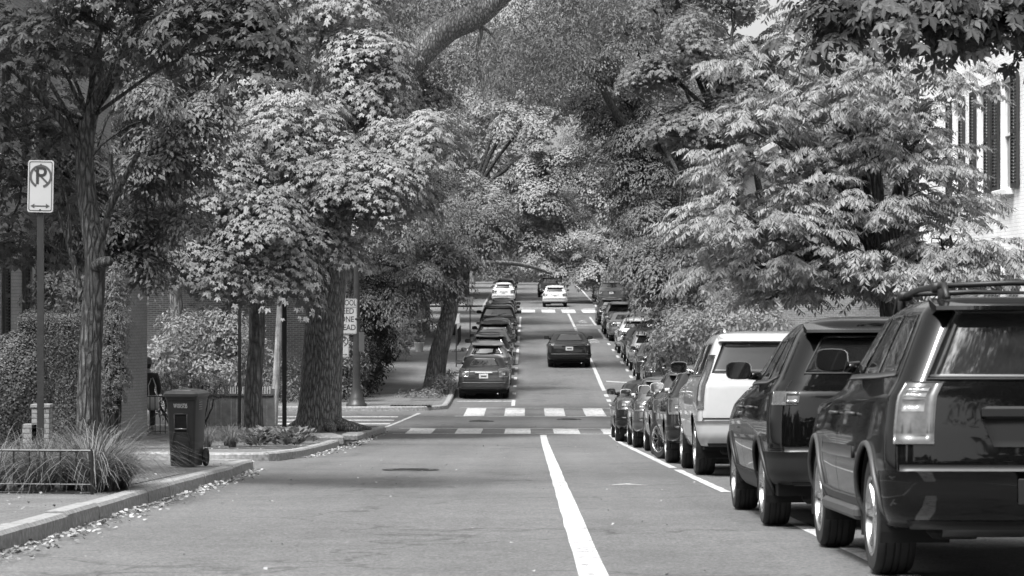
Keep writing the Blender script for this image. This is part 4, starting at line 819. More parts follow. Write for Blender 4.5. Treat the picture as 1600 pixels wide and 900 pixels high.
    mb.box((-W*.5, S.rows[0][2]+.22, zb-.02), (.34, .2, .14), 0, .04); mb.build('underbody', M['void'], e)
    # wheels
    tm, rm, bmh = wheel_mesh(wr, ww, style)
    for a in ax:
        for sg in (-1, 1):
            st = steer if a > 0 else 0
            w = link('wheel', tm, e, (sg*(W-ww/2-.015), a, wr), (0, 0, (math.pi if sg > 0 else 0)+st)); link('rim', rm, w)
            if full: link('brake_disc', bmh, w)
    # wheel arch trim
    if cladding:
        for a in ax:
            for sg in (-1, 1):
                mb = MB(); pr = []
                for k in range(25):
                    t = math.radians(-20+220*k/24); yy, zz = a+math.cos(t)*(AR+.01), wr+math.sin(t)*(AR+.01)
                    zz = max(zz, zb); j = int(np.searchsorted(S.rows[:6, 0], zz)); j = min(max(j, 1), 5); f = (zz-S.rows[j-1][0])/(S.rows[j][0]-S.rows[j-1][0]); f = min(max(f, 0), 1)
                    w_ = S.rows[j-1][1]*(1-f)+S.rows[j][1]*f; pp = S.P(j-1+f, S.vy(j-1+f, yy)); pr.append((sg*(abs(pp.x)+.008), yy, zz))
                mb.tube(pr, .019, 6); mb.build('arch_trim', cladding, e, True)
        for sd_ in (-1, 1):
            mb = MB(); patch(S, mb, lambda a, b_: (a*1.0+.02, S.vy(.5, ax[0]+AR+.02+(ax[1]-ax[0]-2*AR-.04)*b_)), 3, 20, .02, sd_)
            mb.build('sill_trim', cladding, e, True)
    bl = K['belt']; w0, w1 = K['win']
    if kind == 'sedan': wins = [('rear_quarter', .305, .335), ('rear_door_window', .35, .50), ('front_door_window', .52, .69)]
    else: wins = [('rear_quarter', .315, .41), ('rear_door_window', .435, .55), ('front_door_window', .572, .69)]
    for nm, a, b_ in wins:
        for sd_ in (-1, 1):
            mb = MB(); hh = (.25 if nm == 'rear_quarter' and kind in ('sedan',) else 0)
            patch(S, mb, lambda i, j: (w0+(w1-w0)*i-hh*i*(1-j), a+(b_-a)*j), 8, 8, .004, sd_, .012)
            mb.build('side_window', M['glass'], e, True)
    # belt moulding
    for sd_ in (-1, 1): mb = MB(); patch(S, mb, lambda i, j: (bl+.02+.09*i, .308+.385*j), 2, 30, .009, sd_, .012); mb.build('belt_moulding', M['trim'] if full else M['black'], e, True)
    mb = MB(); ed = .97
    patch(S, mb, lambda i, j: (w0+(w1-w0)*i, 1+(2*j-1)*(.14+.015*i)), 6, 16, .004, -1, .01)
    mb.build('windscreen', M['glass'], e, True)
    rw0, rw1 = (w0-.22, w1+.12) if kind == 'boxy' else (w0+.03, w1-.02); vw = {'boxy': .165, 'sedan': .17}.get(kind, .185)
    mb = MB()
    patch(S, mb, lambda i, j: (rw0+(rw1-rw0)*i, vw*(2*j-1)*(1-.06*i)), 8, 16, .004, -1, .01, True)
    mb.build('rear_window', bright_rw or M['glass'], e, True)
    # rear window surround (dark gasket), drawn as a raised rim
    mb = MB()
    pts = [S.P(w0+.03, -.0)]
    rim_ = [(rw0, v) for v in np.linspace(0, vw, 8)]+[(rw0+(rw1-rw0)*t, vw*(1-.06*t)) for t in np.linspace(.1, 1, 8)]+[(rw1, v) for v in np.linspace(vw*.94, 0, 8)]
    for sg in (-1, 1): mb.tube([Vector((sg*abs((S.P(r, v)+S.N(r, v)*.003).x), (S.P(r, v)+S.N(r, v)*.003).y, (S.P(r, v)+S.N(r, v)*.003).z)) for r, v in rim_], .009, 5)
    mb.build('window_seal', M['black'], e, True)
    # door and hatch shut lines
    if full:
        mb = MB(); dl_ = [ax[0]+AR+.06, (ax[0]+ax[1])/2+.02, ax[1]-AR-.05]
        for i_, yd in enumerate(dl_):
            for sd_ in (-1, 1): patch(S, mb, lambda i, j: (.9+4.9*i, S.vy(.9+4.9*i, yd+(.10 if i_ == 0 else 0)*(-i)+.008*j)), 20, 1, .0015, sd_, .001, False)
        for sd_ in (-1, 1):
            patch(S, mb, lambda i, j: (.88+.016*i, .300+.4*j), 1, 30, .0015, sd_, .001, False)
            lo, hi = (1.9, 5.9) if kind != 'sedan' else (2.6, 4.4)
            patch(S, mb, lambda i, j: (lo+(hi-lo)*i, .215+.004*j), 14, 1, .0015, sd_, .001, False)
            patch(S, mb, lambda i, j: (lo+.025*j, .215*i), 10, 1, .0015, sd_, .001, False)
        mb.build('shut_line', M['void'], e)
        # door handles
        for sd_ in (-1, 1):
            for yd in (dl_[0]+.30-.1, dl_[1]+.16):
                p = S.P(3.55, S.vy(3.55, yd)); mb = MB(); q = Vector((p.x*-sd_ if False else abs(p.x)*sd_, p.y, p.z))
                mb.tube([q+Vector((0, -.09, 0)), q+Vector((sd_*.035, -.07, .004)), q+Vector((sd_*.038, .07, .004)), q+Vector((0, .09, 0))], .013, 6); mb.build('door_handle', BM if pnt[0] > .02 else M['trim'], e, True)
    # lamps
    for sd_ in (-1, 1):
        mb = MB(); g0 = MB()
        if lights == 'wrap': patch(S, mb, lambda i, j: (2.75+1.75*i, .13+.16*j*(1-.25*(1-i))), 6, 10, .010, sd_)
        elif lights == 'block': patch(S, mb, lambda i, j: (2.62+3.0*i, .135+.092*j), 10, 8, .014, sd_)
        elif lights == 'tall': patch(S, mb, lambda i, j: (2.5+4.1*i, .20+.09*j), 12, 8, .02, sd_)
        elif lights == 'slim': patch(S, mb, lambda i, j: (3.5+.75*i, .17+.09*j), 5, 10, .008, sd_)
        l = mb.build('tail_lamp', M['lens'], e, True)
        mb = MB()
        if lights == 'block':
            for q in range(3): patch(S, mb, lambda i, j: (3.55+.5*q+.38*i, .150+.055*j), 2, 4, .017, sd_)
        elif lights == 'tall': patch(S, mb, lambda i, j: (2.9+3.3*i, .225+.03*j), 6, 3, .023, sd_)
        else: patch(S, mb, lambda i, j: ((3.2 if lights == 'wrap' else 3.6)+.4*i, .165+.04*j), 3, 4, .013, sd_)
        mb.build('lens', M['lens_pale'] if lights != 'slim' else M['lens'], l, True)
        mb = MB(); patch(S, mb, lambda i, j: (3.1+.9*i, .76+.07*j), 4, 6, .008, sd_); mb.build('headlight', M['lens_pale'], e, True)
    # bumpers
    mb = MB()
    patch(S, mb, lambda i, j: (.15+1.75*i, .30*(2*j-1)), 6, 32, .035, -1, .03)
    mb.build('rear_bumper', cladding if (cladding and kind != 'boxy') else BM, e, True)
    mb = MB(); yrb = S.P(1.95, .0).y
    patch(S, mb, lambda i, j: (1.9+.15*i, .2*(2*j-1)), 1, 20, .04, -1, .03)
    mb.build('bumper_step', M['trim'], e, True)
    mb = MB()
    patch(S, mb, lambda i, j: (.05+.5*i, .2*(2*j-1)), 2, 20, .038, -1, .03)
    mb.build('valance', M['black'], e, True)
    # number plate, handle strip, badge
    pr_, pz = (3.0, 3.0) if kind != 'sedan' else (3.0, 3.)
    p = S.P(2.95 if kind != 'boxy' else 1.4, 0); mb = MB(); mb.box((0, p.y-(.012 if kind != 'boxy' else .05), p.z), (.31, .016, .155), 0, .004); pl = mb.build('number_plate', M['plate'], e)
    if kind == 'boxy': pl.data.materials[0] = M['black']; text_mesh('F', .15, 'plate_lettering', M['paleplastic'], e, (-.09, p.y-.064, p.z), (math.radians(90), 0, 0), .001, .8) if full else None
    mb = MB(); mb.box((0, p.y-(.022 if kind != 'boxy' else .06), p.z), (.2, .004, .05)); mb.build('plate_marking', M['trim'] if kind != 'boxy' else M['black'], pl)
    p = S.P(3.55, 0); mb = MB(); mb.box((0, p.y-.02, p.z), (.62 if kind != 'boxy' else .70, .05, .06 if kind != 'boxy' else .075), 0, .015); mb.build('tailgate_handle', M['chrome'] if pnt[0] > .02 and kind != 'large' else M['black'], e)
    # spoiler
    if kind != 'sedan':
        mb = MB(); yt = S.P(w1+.05, 0); wd = S.row(w1)[1]; wid = wd*.93
        V = []
        for x in np.linspace(-wid, wid, 13):
            c = 1-(x/wid)**4*.5; V += [(x, yt.y+.25, yt.z+.09*1), (x, yt.y-.13*c, yt.z+.03), (x, yt.y-.14*c, yt.z+.005), (x, yt.y+.1, yt.z-.02)]
        mb.add(V, [(i*4+j, i*4+j+1, i*4+j+5, i*4+j+4) for i in range(12) for j in range(3)]+[(0, 1, 2, 3), (51, 50, 49, 48)]); autosmooth(mb.build('spoiler', BM, e))
        mb = MB(); q = S.P(w0+.12, 0); mb.tube([(0.0, q.y-.02, q.z), (.25, S.P(w0+.2, .06).y-.02, S.P(w0+.2, .06).z+.02), (.38, S.P(w0+.3, .09).y-.02, S.P(w0+.3, .09).z)], .009, 5); mb.build('rear_wiper', M['black'], e)
    if rails:
        for sg in (-1, 1):
            mb = MB(); zr_ = S.P(8.2, .5).z; xx = S.P(8.2, .5).x; xx = (abs(xx)-.05)*sg; ya, yb = S.rows[7][2]+.18, .35
            hgt = .07 if rails == 1 else .085
            mb.tube([(xx, ya, zr_-.01), (xx, ya+.12, zr_+hgt), (xx, (ya+yb)/2, zr_+hgt+.01), (xx, yb-.15, zr_+hgt*.8), (xx, yb, zr_-.03)], .021, 8)
            for yy in (ya+.18, yb-.3): mb.box((xx, yy, zr_+.02), (.04, .16, .09), 0, .01)
            mb.build('roof_rail', M['black'] if rails == 2 else M['chrome'], e, True)
        if rails == 2:
            for yy in (ya+.32, yb-.45):
                mb = MB(); mb.tube([(-xx_, yy, zr_+.075) if False else (-abs(xx), yy, zr_+.085), (0, yy, zr_+.105), (abs(xx), yy, zr_+.085)], .018, 8)
                for sg in (-1, 1): mb.box((sg*abs(xx), yy, zr_+.075), (.1, .1, .07), 0, .015)
                mb.build('roof_crossbar', M['black'], e, True)
    # mirrors
    mm = mirror_mat or BM
    for sg in (-1, 1):
        r_ = bl+.18; p = S.P(r_, .70); q = Vector((sg*abs(p.x), p.y-.05, p.z+.03)); mb = MB(); s_ = {'boxy': .87, 'large': .95, 'crossover': .9, 'sedan': .8, 'wagon': .9}[kind]
        c = q+Vector((sg*.20*s_, -.02, .05)); hw, hh_, d = .135*s_, .095*s_, .09*s_; V = []
        prof = [(0, .9), (.18, 1.0), (.45, .98), (.75, .8), (.95, .45), (1, .05)]; n_ = 16
        for t, k in prof:
            for j in range(n_):
                a = 2*math.pi*j/n_; ca, sa = math.cos(a), math.sin(a); ex = .55; x_ = math.copysign(abs(ca)**ex, ca); z_ = math.copysign(abs(sa)**ex, sa); V.append((c.x+x_*hw*k, c.y-.05+t*d*1.8, c.z+z_*hh_*k))
        mb.add(V, [(i*n_+j, i*n_+(j+1) % n_, (i+1)*n_+(j+1) % n_, (i+1)*n_+j) for i in range(len(prof)-1) for j in range(n_)])
        mb.tube([q+Vector((-sg*.03, .02, 0)), q+Vector((sg*.1*s_, 0, .0))], [.045, .035], 8); mo = mb.build('wing_mirror', mm, e, True)
        g = MB(); V = [(c.x+math.copysign(abs(math.cos(a))**.55, math.cos(a))*hw*.84, c.y-.052, c.z+math.copysign(abs(math.sin(a))**.55, math.sin(a))*hh_*.84) for a in [2*math.pi*j/n_ for j in range(n_)]]
        g.add(V, [tuple(range(n_))]); g.add([(c.x+(v[0]-c.x)*1.1, c.y-.049, c.z+(v[2]-c.z)*1.1) for v in V], [tuple(range(n_))]); g.build('mirror_glass', M['glass'] if pnt[0] < .02 else M['mirror'], mo)
    # exhaust
    mb = MB(); mb.tube([(W*.55, S.rows[0][2]+.3, zb-.02), (W*.55, S.rows[0][2]-.05, zb-.02)], .032, 10); mb.build('exhaust', M['chrome'], e, True)
    if extra: extra(e, S, BM, K)
    return e
def jeep_extra(e, S, BM, K):
    for sd_ in (-1, 1):
        mb = MB(); patch(S, mb, lambda i, j: (2.3+.3*i, S.vy(2.4, -.85+1.65*j)), 2, 20, .012, sd_); mb.build('side_moulding', M['trim'], e, True)
    mb = MB(); mb.tube([(-.55, -1.95, .36), (.25, -1.95, .36)], .10, 14); mb.box((-.15, -1.97, .36), (.5, .16, .12), 0, .05); mb.build('silencer', M['trim'], e, True)
    mb = MB()
    patch(S, mb, lambda i, j: (2.55+.8*i, .075*(2*j-1)*(1-.2*(1-i))), 4, 10, .006, -1, .005)
    mb.build('plate_recess_shade', M['void'], e, True)  # flat black patch on the tailgate, recess shade put into its colour
    # side steps visible between the wheels
    for sg in (-1, 1):
        mb = MB(); mb.box((sg*.90, -.05, .36), (.10, 1.75, .09), 0, .025); mb.build('side_step', M['trim'], e)
CARS = []
# near right row, nearest first.  X of the row's left side is about 2.1
car('boxy', (.003, .0), 'nearest parked car, big black SUV with roof rails and a dent-like highlight on the tailgate', 'SUV', 2.16+.93, 16.9, style='s7', lights='block', rails=2, extra=jeep_extra, cladding=M['trim'], bright_rw=M['glass_sky'])
car('crossover', (.002, .0), 'second parked car on the right, glossy black SUV with rounded roof behind the nearest one', 'SUV', 2.0+.98, 22.65, sx=1.05, sy=1.07, sz=1.10, style='s5', lights='slim', rails=0, cladding=M['black'])
car('sedan', (.02, .2), 'low dark sedan mostly hidden between the black SUV and the white SUV', 'car', 2.75+.9, 28.6, style='s10')
car('large', (.42, .0), 'large white SUV with tall narrow tail lamps on the right', 'SUV', 2.33+1.0, 35.9, sz=1.07, style='s7', lights='tall', rails=1, cladding=None, mirror_mat=M['chrome'])
ng = 'row of dark cars parked on the right before the crossing'
car('crossover', (.03, .4), 'dark hatchback in front of the white SUV, front wheel turned out to show its alloy', 'car', 2.25+.92, 41.5, sy=.96, style='s10', steer=.42, lights='wrap', mirror_mat=M['offwhite'])
car('crossover', (.05, .5), 'grey-sided crossover, fourth from the crossing end of the right row, pale mirror', 'car', 2.3+.92, 47.2, sz=.98, style='d5', mirror_mat=M['offwhite'])
car('wagon', (.12, .5), 'silver-grey wagon second from the crossing in the right row', 'car', 2.2+.91, 52.9, sz=.95, style='s10', mirror_mat=M['offwhite'])
car('sedan', (.02, .3), 'dark sedan parked closest to the crossing in the right row', 'car', 2.05+.9, 58.9, style='s10')
# moving cars
car('sedan', (.018, .3), 'dark sedan driving away in the travel lane between the crosswalks', 'car', 1.72, 103.4, style='s10', lights='slim', name='moving_sedan', bright_rw=M['glass_sky'])
car('wagon', (.62, .0), 'white wagon driving away just past the second crosswalk', 'car', 2.0, 182.4, style='s10', name='moving_wagon')
car('boxy', (.02, .0), 'dark SUV ahead of the white wagon near the street end', 'SUV', 1.75, 209, style='s10', name='moving_suv', full=False)
# left row
LR = [('sedan', (.05, .6), 'dark grey sedan parked last in the left row by the crosswalk, rear plate in view', 'car', 85.6), ('crossover', (.28, .5), 'silver crossover parked ahead of the dark grey sedan on the left', 'car', 92.6),
      ('crossover', (.015, .2), 'dark crossover parked third in the left row', 'car', 98.8), ('sedan', (.04, .4), 'charcoal sedan parked fourth in the left row', 'car', 105.2), ('wagon', (.02, .2), 'dark wagon parked fifth in the left row', 'car', 112), ('sedan', (.12, .6), 'grey sedan parked sixth in the left row', 'car', 119),
      ('large', (.015, .1), 'tall black SUV parked seventh in the left row', 'SUV', 127), ('sedan', (.05, .5), 'dark sedan parked eighth in the left row', 'car', 134.5), ('crossover', (.02, .3), 'black crossover parked ninth in the left row', 'car', 141.5), ('wagon', (.03, .3), 'dark wagon parked at the far end of the left row before the second crossing', 'car', 149)]
for i, (k, p, l, c, y) in enumerate(LR): car(k, p, l, c, -.62-.9, y, bright_rw=M['glass_sky'] if k == 'sedan' else None, style='s10', sx=.97, full=y < 110, lights='wrap' if i != 2 else 'slim')
for k, p, l, y in (('crossover', (.6, 0.), 'white crossover parked on the left just beyond the second crossing', 191), ('sedan', (.04, .3), 'dark sedan parked behind the white crossover on the far left', 198), ('crossover', (.02, .2), 'dark crossover parked on the far left, second beyond the white one', 206), ('sedan', (.05, .3), 'small dark car parked on the far left near the crest', 216)): car(k, p, l, 'car', -1.9, y, full=False)
RR = [('sedan', (.03, .3), 'dark sedan half hidden by the crepe myrtle, first of the far right row', 'car', 88.5), ('sedan', (.03, .3), 'dark saloon second in the far right row', 'car', 95), ('wagon', (.3, .5), 'silver wagon third in the far right row', 'car', 101.2), ('sedan', (.02, .2), 'black sedan fourth in the far right row', 'car', 107.5), ('crossover', (.45, .2), 'pale crossover with dark rear window in the far right row', 'car', 114.5),
      ('sedan', (.2, .6), 'silver sedan ahead of the pale crossover in the far right row', 'car', 127), ('boxy', (.2, .6), 'boxy grey SUV with dark rear window in the far right row', 'SUV', 135), ('crossover', (.02, .2), 'black crossover at the far end of the right row before the second crossing', 'car', 148)]
for i, (k, p, l, c, y) in enumerate(RR): car(k, p, l, c, 4.12+.92, y, full=y < 116)
car('large', (.06, .2), 'grey van-like SUV parked on the right just beyond the second crossing', 'SUV', 5.3+.98, 186, full=False)
car('sedan', (.04, .3), 'dark sedan parked on the right beyond the grey SUV', 'car', 6.3, 196, full=False); car('crossover', (.03, .3), 'dark crossover parked far up the right side', 'car', 6.3, 204, full=False)
car('large', (.05, .1), 'dark pickup-sized car in a driveway right of the grey SUV, beyond the second crossing', 'SUV', 9.3, 188, full=False)
# ------------------------------------------------------------------ houses
def wall_x(mb, xf, y0, y1, z0, z1, holes, thick=.3, side=-1):
    """wall in the plane x = xf with rectangular openings (ya,yb,za,zb); reveals included. side: direction of the wall's depth"""
    ys = sorted({y0, y1}|{h[0] for h in holes}|{h[1] for h in holes}); zs = sorted({z0, z1}|{h[2] for h in holes}|{h[3] for h in holes})
    for a, b in zip(ys, ys[1:]):
        for c, d in zip(zs, zs[1:]):
            m, n = (a+b)/2, (c+d)/2
            if any(h[0] < m < h[1] and h[2] < n < h[3] for h in holes): continue
            mb.add([(xf, a, c), (xf, b, c), (xf, b, d), (xf, a, d)], [(0, 1, 2, 3)])
    for h in holes:
        a, b, c, d = h; t = xf+side*thick*.5; mb.add([(xf, a, c), (xf, b, c), (xf, b, d), (xf, a, d), (t, a, c), (t, b, c), (t, b, d), (t, a, d)], [(0, 1, 5, 4), (1, 2, 6, 5), (2, 3, 7, 6), (3, 0, 4, 7)])
def wall_y(mb, yf, x0, x1, z0, z1, holes, side=1):
    xs = sorted({x0, x1}|{h[0] for h in holes}|{h[1] for h in holes}); zs = sorted({z0, z1}|{h[2] for h in holes}|{h[3] for h in holes})
    for a, b in zip(xs, xs[1:]):
        for c, d in zip(zs, zs[1:]):
            m, n = (a+b)/2, (c+d)/2
            if any(h[0] < m < h[1] and h[2] < n < h[3] for h in holes): continue
            mb.add([(a, yf, c), (b, yf, c), (b, yf, d), (a, yf, d)], [(0, 1, 2, 3)])
    for h in holes:
        a, b, c, d = h; t = yf+side*.15; mb.add([(a, yf, c), (b, yf, c), (b, yf, d), (a, yf, d), (a, t, c), (b, t, c), (b, t, d), (a, t, d)], [(0, 1, 5, 4), (1, 2, 6, 5), (2, 3, 7, 6), (3, 0, 4, 7)])
def window(parent, xf, h, side, shutters=True, sash=True, fm=None, sm=None):
    a, b, c, d = h; s = side; t = xf+s*.10; mb = MB(); w = .06; fm = fm or M['white']
    for (yy, zz, dy, dz) in (((a+w/2), (c+d)/2, w, d-c), ((b-w/2), (c+d)/2, w, d-c), ((a+b)/2, c+w/2, b-a-2*w, w), ((a+b)/2, d-w/2, b-a-2*w, w), ((a+b)/2, (c+d)/2, b-a-2*w, .05)): mb.box((t, yy, zz), (.07, dy, dz))
    mb.box((t, (a+b)/2, (c+d)/2), (.03, .025, d-c-2*w-.002))
    f = mb.build('window', fm, parent); g = MB(); g.box((t+s*.02, (a+b)/2, (c+d)/2), (.01, b-a-2*w-.004, d-c-2*w-.004)); g.build('pane', M['paneglass'], f)
    mb = MB(); mb.box((xf-s*.05, (a+b)/2, c-.06), (.22, b-a+.2, .11), 0, .01); mb.build('sill', fm, f)
    if shutters:
        sw = (b-a)*.5
        for y0 in (a-sw-.02, b+.02):
            mb = MB(); x_ = xf-s*.045
            for q in (y0+.025, y0+sw-.025): mb.box((x_, q, (c+d)/2), (.045, .05, d-c))
            for q in (c+.04, (c+d)/2, d-.04): mb.box((x_, y0+sw/2, q), (.042, sw-.1, .08))
            n = int((d-c)/.065)
            for k in range(n):
                z = c+.09+(d-c-.18)*k/max(1, n-1); mb.add([(x_-.02, y0+.05, z-.025), (x_-.02, y0+sw-.05, z-.025), (x_+.02, y0+sw-.05, z+.025), (x_+.02, y0+.05, z+.025)], [(0, 1, 2, 3)])
            mb.build('shutter', sm or M['shutter'], f)
def house(name, label, xf, y0, y1, z0, z1, depth, side, wallm, wins, cornice=True, roofz=1.2, shutters=True):
    e = empty(name, (xf, y0, z0), label, 'house'); ox = Vector((xf, y0, z0)); mb = MB()
    hs = [(a-y0, b-y0, c-z0, d-z0) for a, b, c, d in wins]; wall_x(mb, 0, 0, y1-y0, -.5, z1-z0, hs, .3, side)
    xb = side*depth; Yl = y1-y0; Hh = z1-z0
    mb.add([(0, 0, -.5), (xb, 0, -.5), (xb, 0, Hh), (0, 0, Hh)], [(0, 1, 2, 3)]); mb.add([(0, Yl, -.5), (xb, Yl, -.5), (xb, Yl, Hh), (0, Yl, Hh)], [(0, 1, 2, 3)]); mb.add([(xb, 0, -.5), (xb, Yl, -.5), (xb, Yl, Hh), (xb, 0, Hh)], [(0, 1, 2, 3)])
    mb.build('wall', wallm, e)
    mb = MB(); mb.add([(-side*.25, -.2, Hh), (-side*.25, Yl+.2, Hh), (xb, Yl+.2, Hh), (xb, -.2, Hh), (side*depth*.5, -.2, Hh+roofz), (side*depth*.5, Yl+.2, Hh+roofz)], [(0, 1, 5, 4), (2, 3, 4, 5), (0, 4, 3), (1, 2, 5)]); mb.build('roof', M['slate'], e)
    if cornice:
        mb = MB(); mb.box((-side*.12, Yl/2, Hh-.12), (.28, Yl+.3, .26), 0, .02); mb.box((-side*.05, Yl/2, Hh-.42), (.12, Yl+.1, .14))
        for k in range(int(Yl/.6)): mb.box((-side*.1, .3+k*.6, Hh-.31), (.2, .12, .14))
        mb.build('cornice', M['white'], e)
    for h in hs: window(e, 0, h, side, shutters)
    return e
W1 = [(45.15, 46.35, 1.85, 3.95), (47.8, 48.8, 1.85, 3.95), (50.6, 51.6, 1.85, 3.95), (45.15, 46.35, -1.4, .55), (47.8, 48.8, -1.4, .55), (50.6, 51.6, -1.4, .55), (45.15, 46.35, 5.1, 6.7), (47.8, 48.8, 5.1, 6.7), (41.9, 43.0, 1.85, 3.95), (41.9, 43.0, -1.4, .55)]
house('brick_house', 'white painted brick house with black louvred shutters at the right edge', 9.0, 38, 56, -3., 7.5, 9, 1, M['brick_white'], W1)
house('brick_house', 'plain brick house on the right seen between the branches beyond the white house', 10.5, 60, 63.5, -3.7, 6., 6, 1, M['brick_white'], [], cornice=False)
house('brick_house', 'brick house with a pale cornice behind the upper right maple', 9.6, 92, 110, -3.5, 5.6, 10, 1, M['brick'], [(95, 96.1, 2.2, 4.2), (98, 99.1, 2.2, 4.2), (101, 102.1, 2.2, 4.2), (95, 96.1, -1.6, .4), (98, 99.1, -1.6, .4), (101, 102.1, -1.6, .4)], shutters=False)
house('brick_house', 'pale brick rowhouse on the right side midway up the far block', 10.2, 116, 134, -3., 6.5, 10, 1, M['brick_white'], [(119+3*k, 120.1+3*k, z, z+2) for k in range(4) for z in (-1, 2.4)], shutters=False)
house('brick_house', 'dark brick rowhouse on the far right block beyond the second crossing', 10.5, 190, 225, -1.5, 9, 12, 1, M['brick'], [(193+4*k, 194.2+4*k, z, z+2) for k in range(6) for z in (1.5, 5)], shutters=False)
h1 = house('brick_house', 'grey painted brick house on the left with a rounded bay and shuttered windows', -10.3, 43.5, 60, -3.4, 6.5, 9, -1, M['brick_paint'], [(46.4, 47.5, -1.2, .9), (50, 51.1, -1.2, .9), (46.4, 47.5, 2.6, 4.6), (50, 51.1, 2.6, 4.6)])
mb = MB(); mb.lathe([(1.38, -.4), (1.38, 6.0), (1.42, 6.02), (1.42, 6.2)], (0, 0, 0), 40); bay = mb.build('bay', M['brick_paint'], h1, True); bay.location = (0, 13.3, 0)
mb = MB(); c = math.radians(-85); 
for a0 in (-112,):
    pts = [(1.44*math.cos(math.radians(a)), 1.44*math.sin(math.radians(a)), 1.62) for a in range(a0-14, a0+15, 4)]
    for dz in (0, .05, .1): mb.tube([(p[0], p[1], p[2]+dz) for p in pts], .05, 5)
w = mb.build('sill', M['white'], bay)
mb = MB(); V = []
for a in range(-124, -99, 4): V += [(1.395*math.cos(math.radians(a)), 1.395*math.sin(math.radians(a)), 1.78), (1.395*math.cos(math.radians(a)), 1.395*math.sin(math.radians(a)), 3.4)]
mb.add(V, [(2*i, 2*i+2, 2*i+3, 2*i+1) for i in range(len(V)//2-1)]); mb.build('pane', M['paneglass'], bay)
# corner brick house across the side street and others on the left
e = empty('brick_house', (-8.2, 86, gz(86)), 'dark brick house across the side street behind the oak trunk', 'house'); mb = MB(); wall_y(mb, 0, -12, 0.6, -.5, 8, [(-3.0, -1.9, 1.0, 2.9), (-.9, .2, 3.9, 5.8), (-3.0, -1.9, 3.9, 5.8), (-6.5, -5.4, 1, 2.9)]); wall_x(mb, .6, 0, 10, -.5, 8, [(2, 3.1, 1, 2.9), (5, 6.1, 1, 2.9)], .3, -1); mb.build('wall', M['brick_dark'], e)
mb = MB(); mb.box((-5.7, 5, 8.15), (13, 10.6, .3)); mb.build('roof', M['slate'], e)
for a, b, c, d in [(-3.0, -1.9, 1.0, 2.9), (-.9, .2, 3.9, 5.8), (-3.0, -1.9, 3.9, 5.8), (-6.5, -5.4, 1, 2.9)]:
    mb = MB(); w = .07
    for xx, zz, dx, dz in ((a+w/2, (c+d)/2, w, d-c), (b-w/2, (c+d)/2, w, d-c), ((a+b)/2, c+w/2, b-a-2*w, w), ((a+b)/2, d-w/2, b-a-2*w, w), ((a+b)/2, (c+d)/2, b-a-2*w, .05)): mb.box((xx, .08, zz), (dx, .06, dz))
    f = mb.build('window', M['offwhite'], e); g = MB(); g.box(((a+b)/2, .11, (c+d)/2), (b-a-2*w, .01, d-c-2*w)); g.build('pane', M['paneglass'], f)
house('brick_house', 'brick rowhouse far up the left pavement with a dark doorway', -5.4, 118, 134, -3., 5.5, 10, -1, M['brick'], [(120, 121.2, -1.6, .6), (124, 125.2, -1.6, .6), (128, 129.2, -1.6, .6)], shutters=False)
house('brick_house', 'pale rowhouse on the left beyond the second crossing', -7.5, 184, 215, -1.2, 8, 12, -1, M['brick_white'], [(188+5*k, 189.4+5*k, z, z+2) for k in range(5) for z in (.6, 4)], shutters=False)
# ------------------------------------------------------------------ street furniture
def plate_sign(parent, name, w, h, t=.006, face=None, rad=.03, border=True):
    def outline(w_, h_, r): 
        P = []
        for cx, cz, a0 in ((w_/2-r, h_/2-r, 0), (-w_/2+r, h_/2-r, 90), (-w_/2+r, -h_/2+r, 180), (w_/2-r, -h_/2+r, 270)): P += [(cx+r*math.cos(math.radians(a0+k*15)), cz+r*math.sin(math.radians(a0+k*15))) for k in range(7)]
        return P
    O = outline(w, h, rad); n = len(O); mb = MB(); mb.add([(x, -t/2, z) for x, z in O]+[(x, t/2, z) for x, z in O], [tuple(range(n)), tuple(range(2*n-1, n-1, -1))]+[(i, i+n, (i+1) % n+n, (i+1) % n) for i in range(n)])
    s = mb.build(name, face or M['signw'], parent)
    if border:
        A = outline(w-.03, h-.03, rad*.8); B = outline(w-.048, h-.048, rad*.65); mb = MB(); mb.add([(x, -t/2-.002, z) for x, z in A]+[(x, -t/2-.002, z) for x, z in B], [(i, (i+1) % n, (i+1) % n+n, i+n) for i in range(n)]); mb.build('border', M['signk'], s)
    return s
def ring(mb, cx, cz, r0, r1, y, n=36, a0=0, a1=360):
    V = []
    for k in range(n+1):
        a = math.radians(a0+(a1-a0)*k/n); V += [(cx+r0*math.cos(a), y, cz+r0*math.sin(a)), (cx+r1*math.cos(a), y, cz+r1*math.sin(a))]
    mb.add(V, [(2*i, 2*i+1, 2*i+3, 2*i+2) for i in range(n)])
def bar2(mb, p, q, w, y):
    d = Vector((q[0]-p[0], q[1]-p[1])); d.normalize(); n = Vector((-d.y, d.x))*w/2; mb.add([(p[0]+n.x, y, p[1]+n.y), (q[0]+n.x, y, q[1]+n.y), (q[0]-n.x, y, q[1]-n.y), (p[0]-n.x, y, p[1]-n.y)], [(3, 2, 1, 0)])
def noparking(s, w, h):
    y = -.0052; cz = h*.19; r = w*.44; mb = MB(); ring(mb, 0, cz, r*.80, r, y-.001, a0=-75, a1=245); bar2(mb, (-r*.6, cz+r*.62), (r*.62, cz-r*.6), r*.17, y-.001); mb.build('prohibition_ring', M['signg'], s)
    text_mesh('P', w*.92, 'letter', M['signk'], s, (.0, y, cz), (math.radians(90), 0, 0), .001)
    mb = MB(); z = -h*.38; bar2(mb, (-w*.25, z), (w*.25, z), w*.045, y)
    for sg in (-1, 1): mb.add([(sg*w*.38, y, z), (sg*w*.22, y, z+w*.09), (sg*w*.22, y, z-w*.09)], [(0, 1, 2)])
    mb.build('arrow', M['signg'], s)
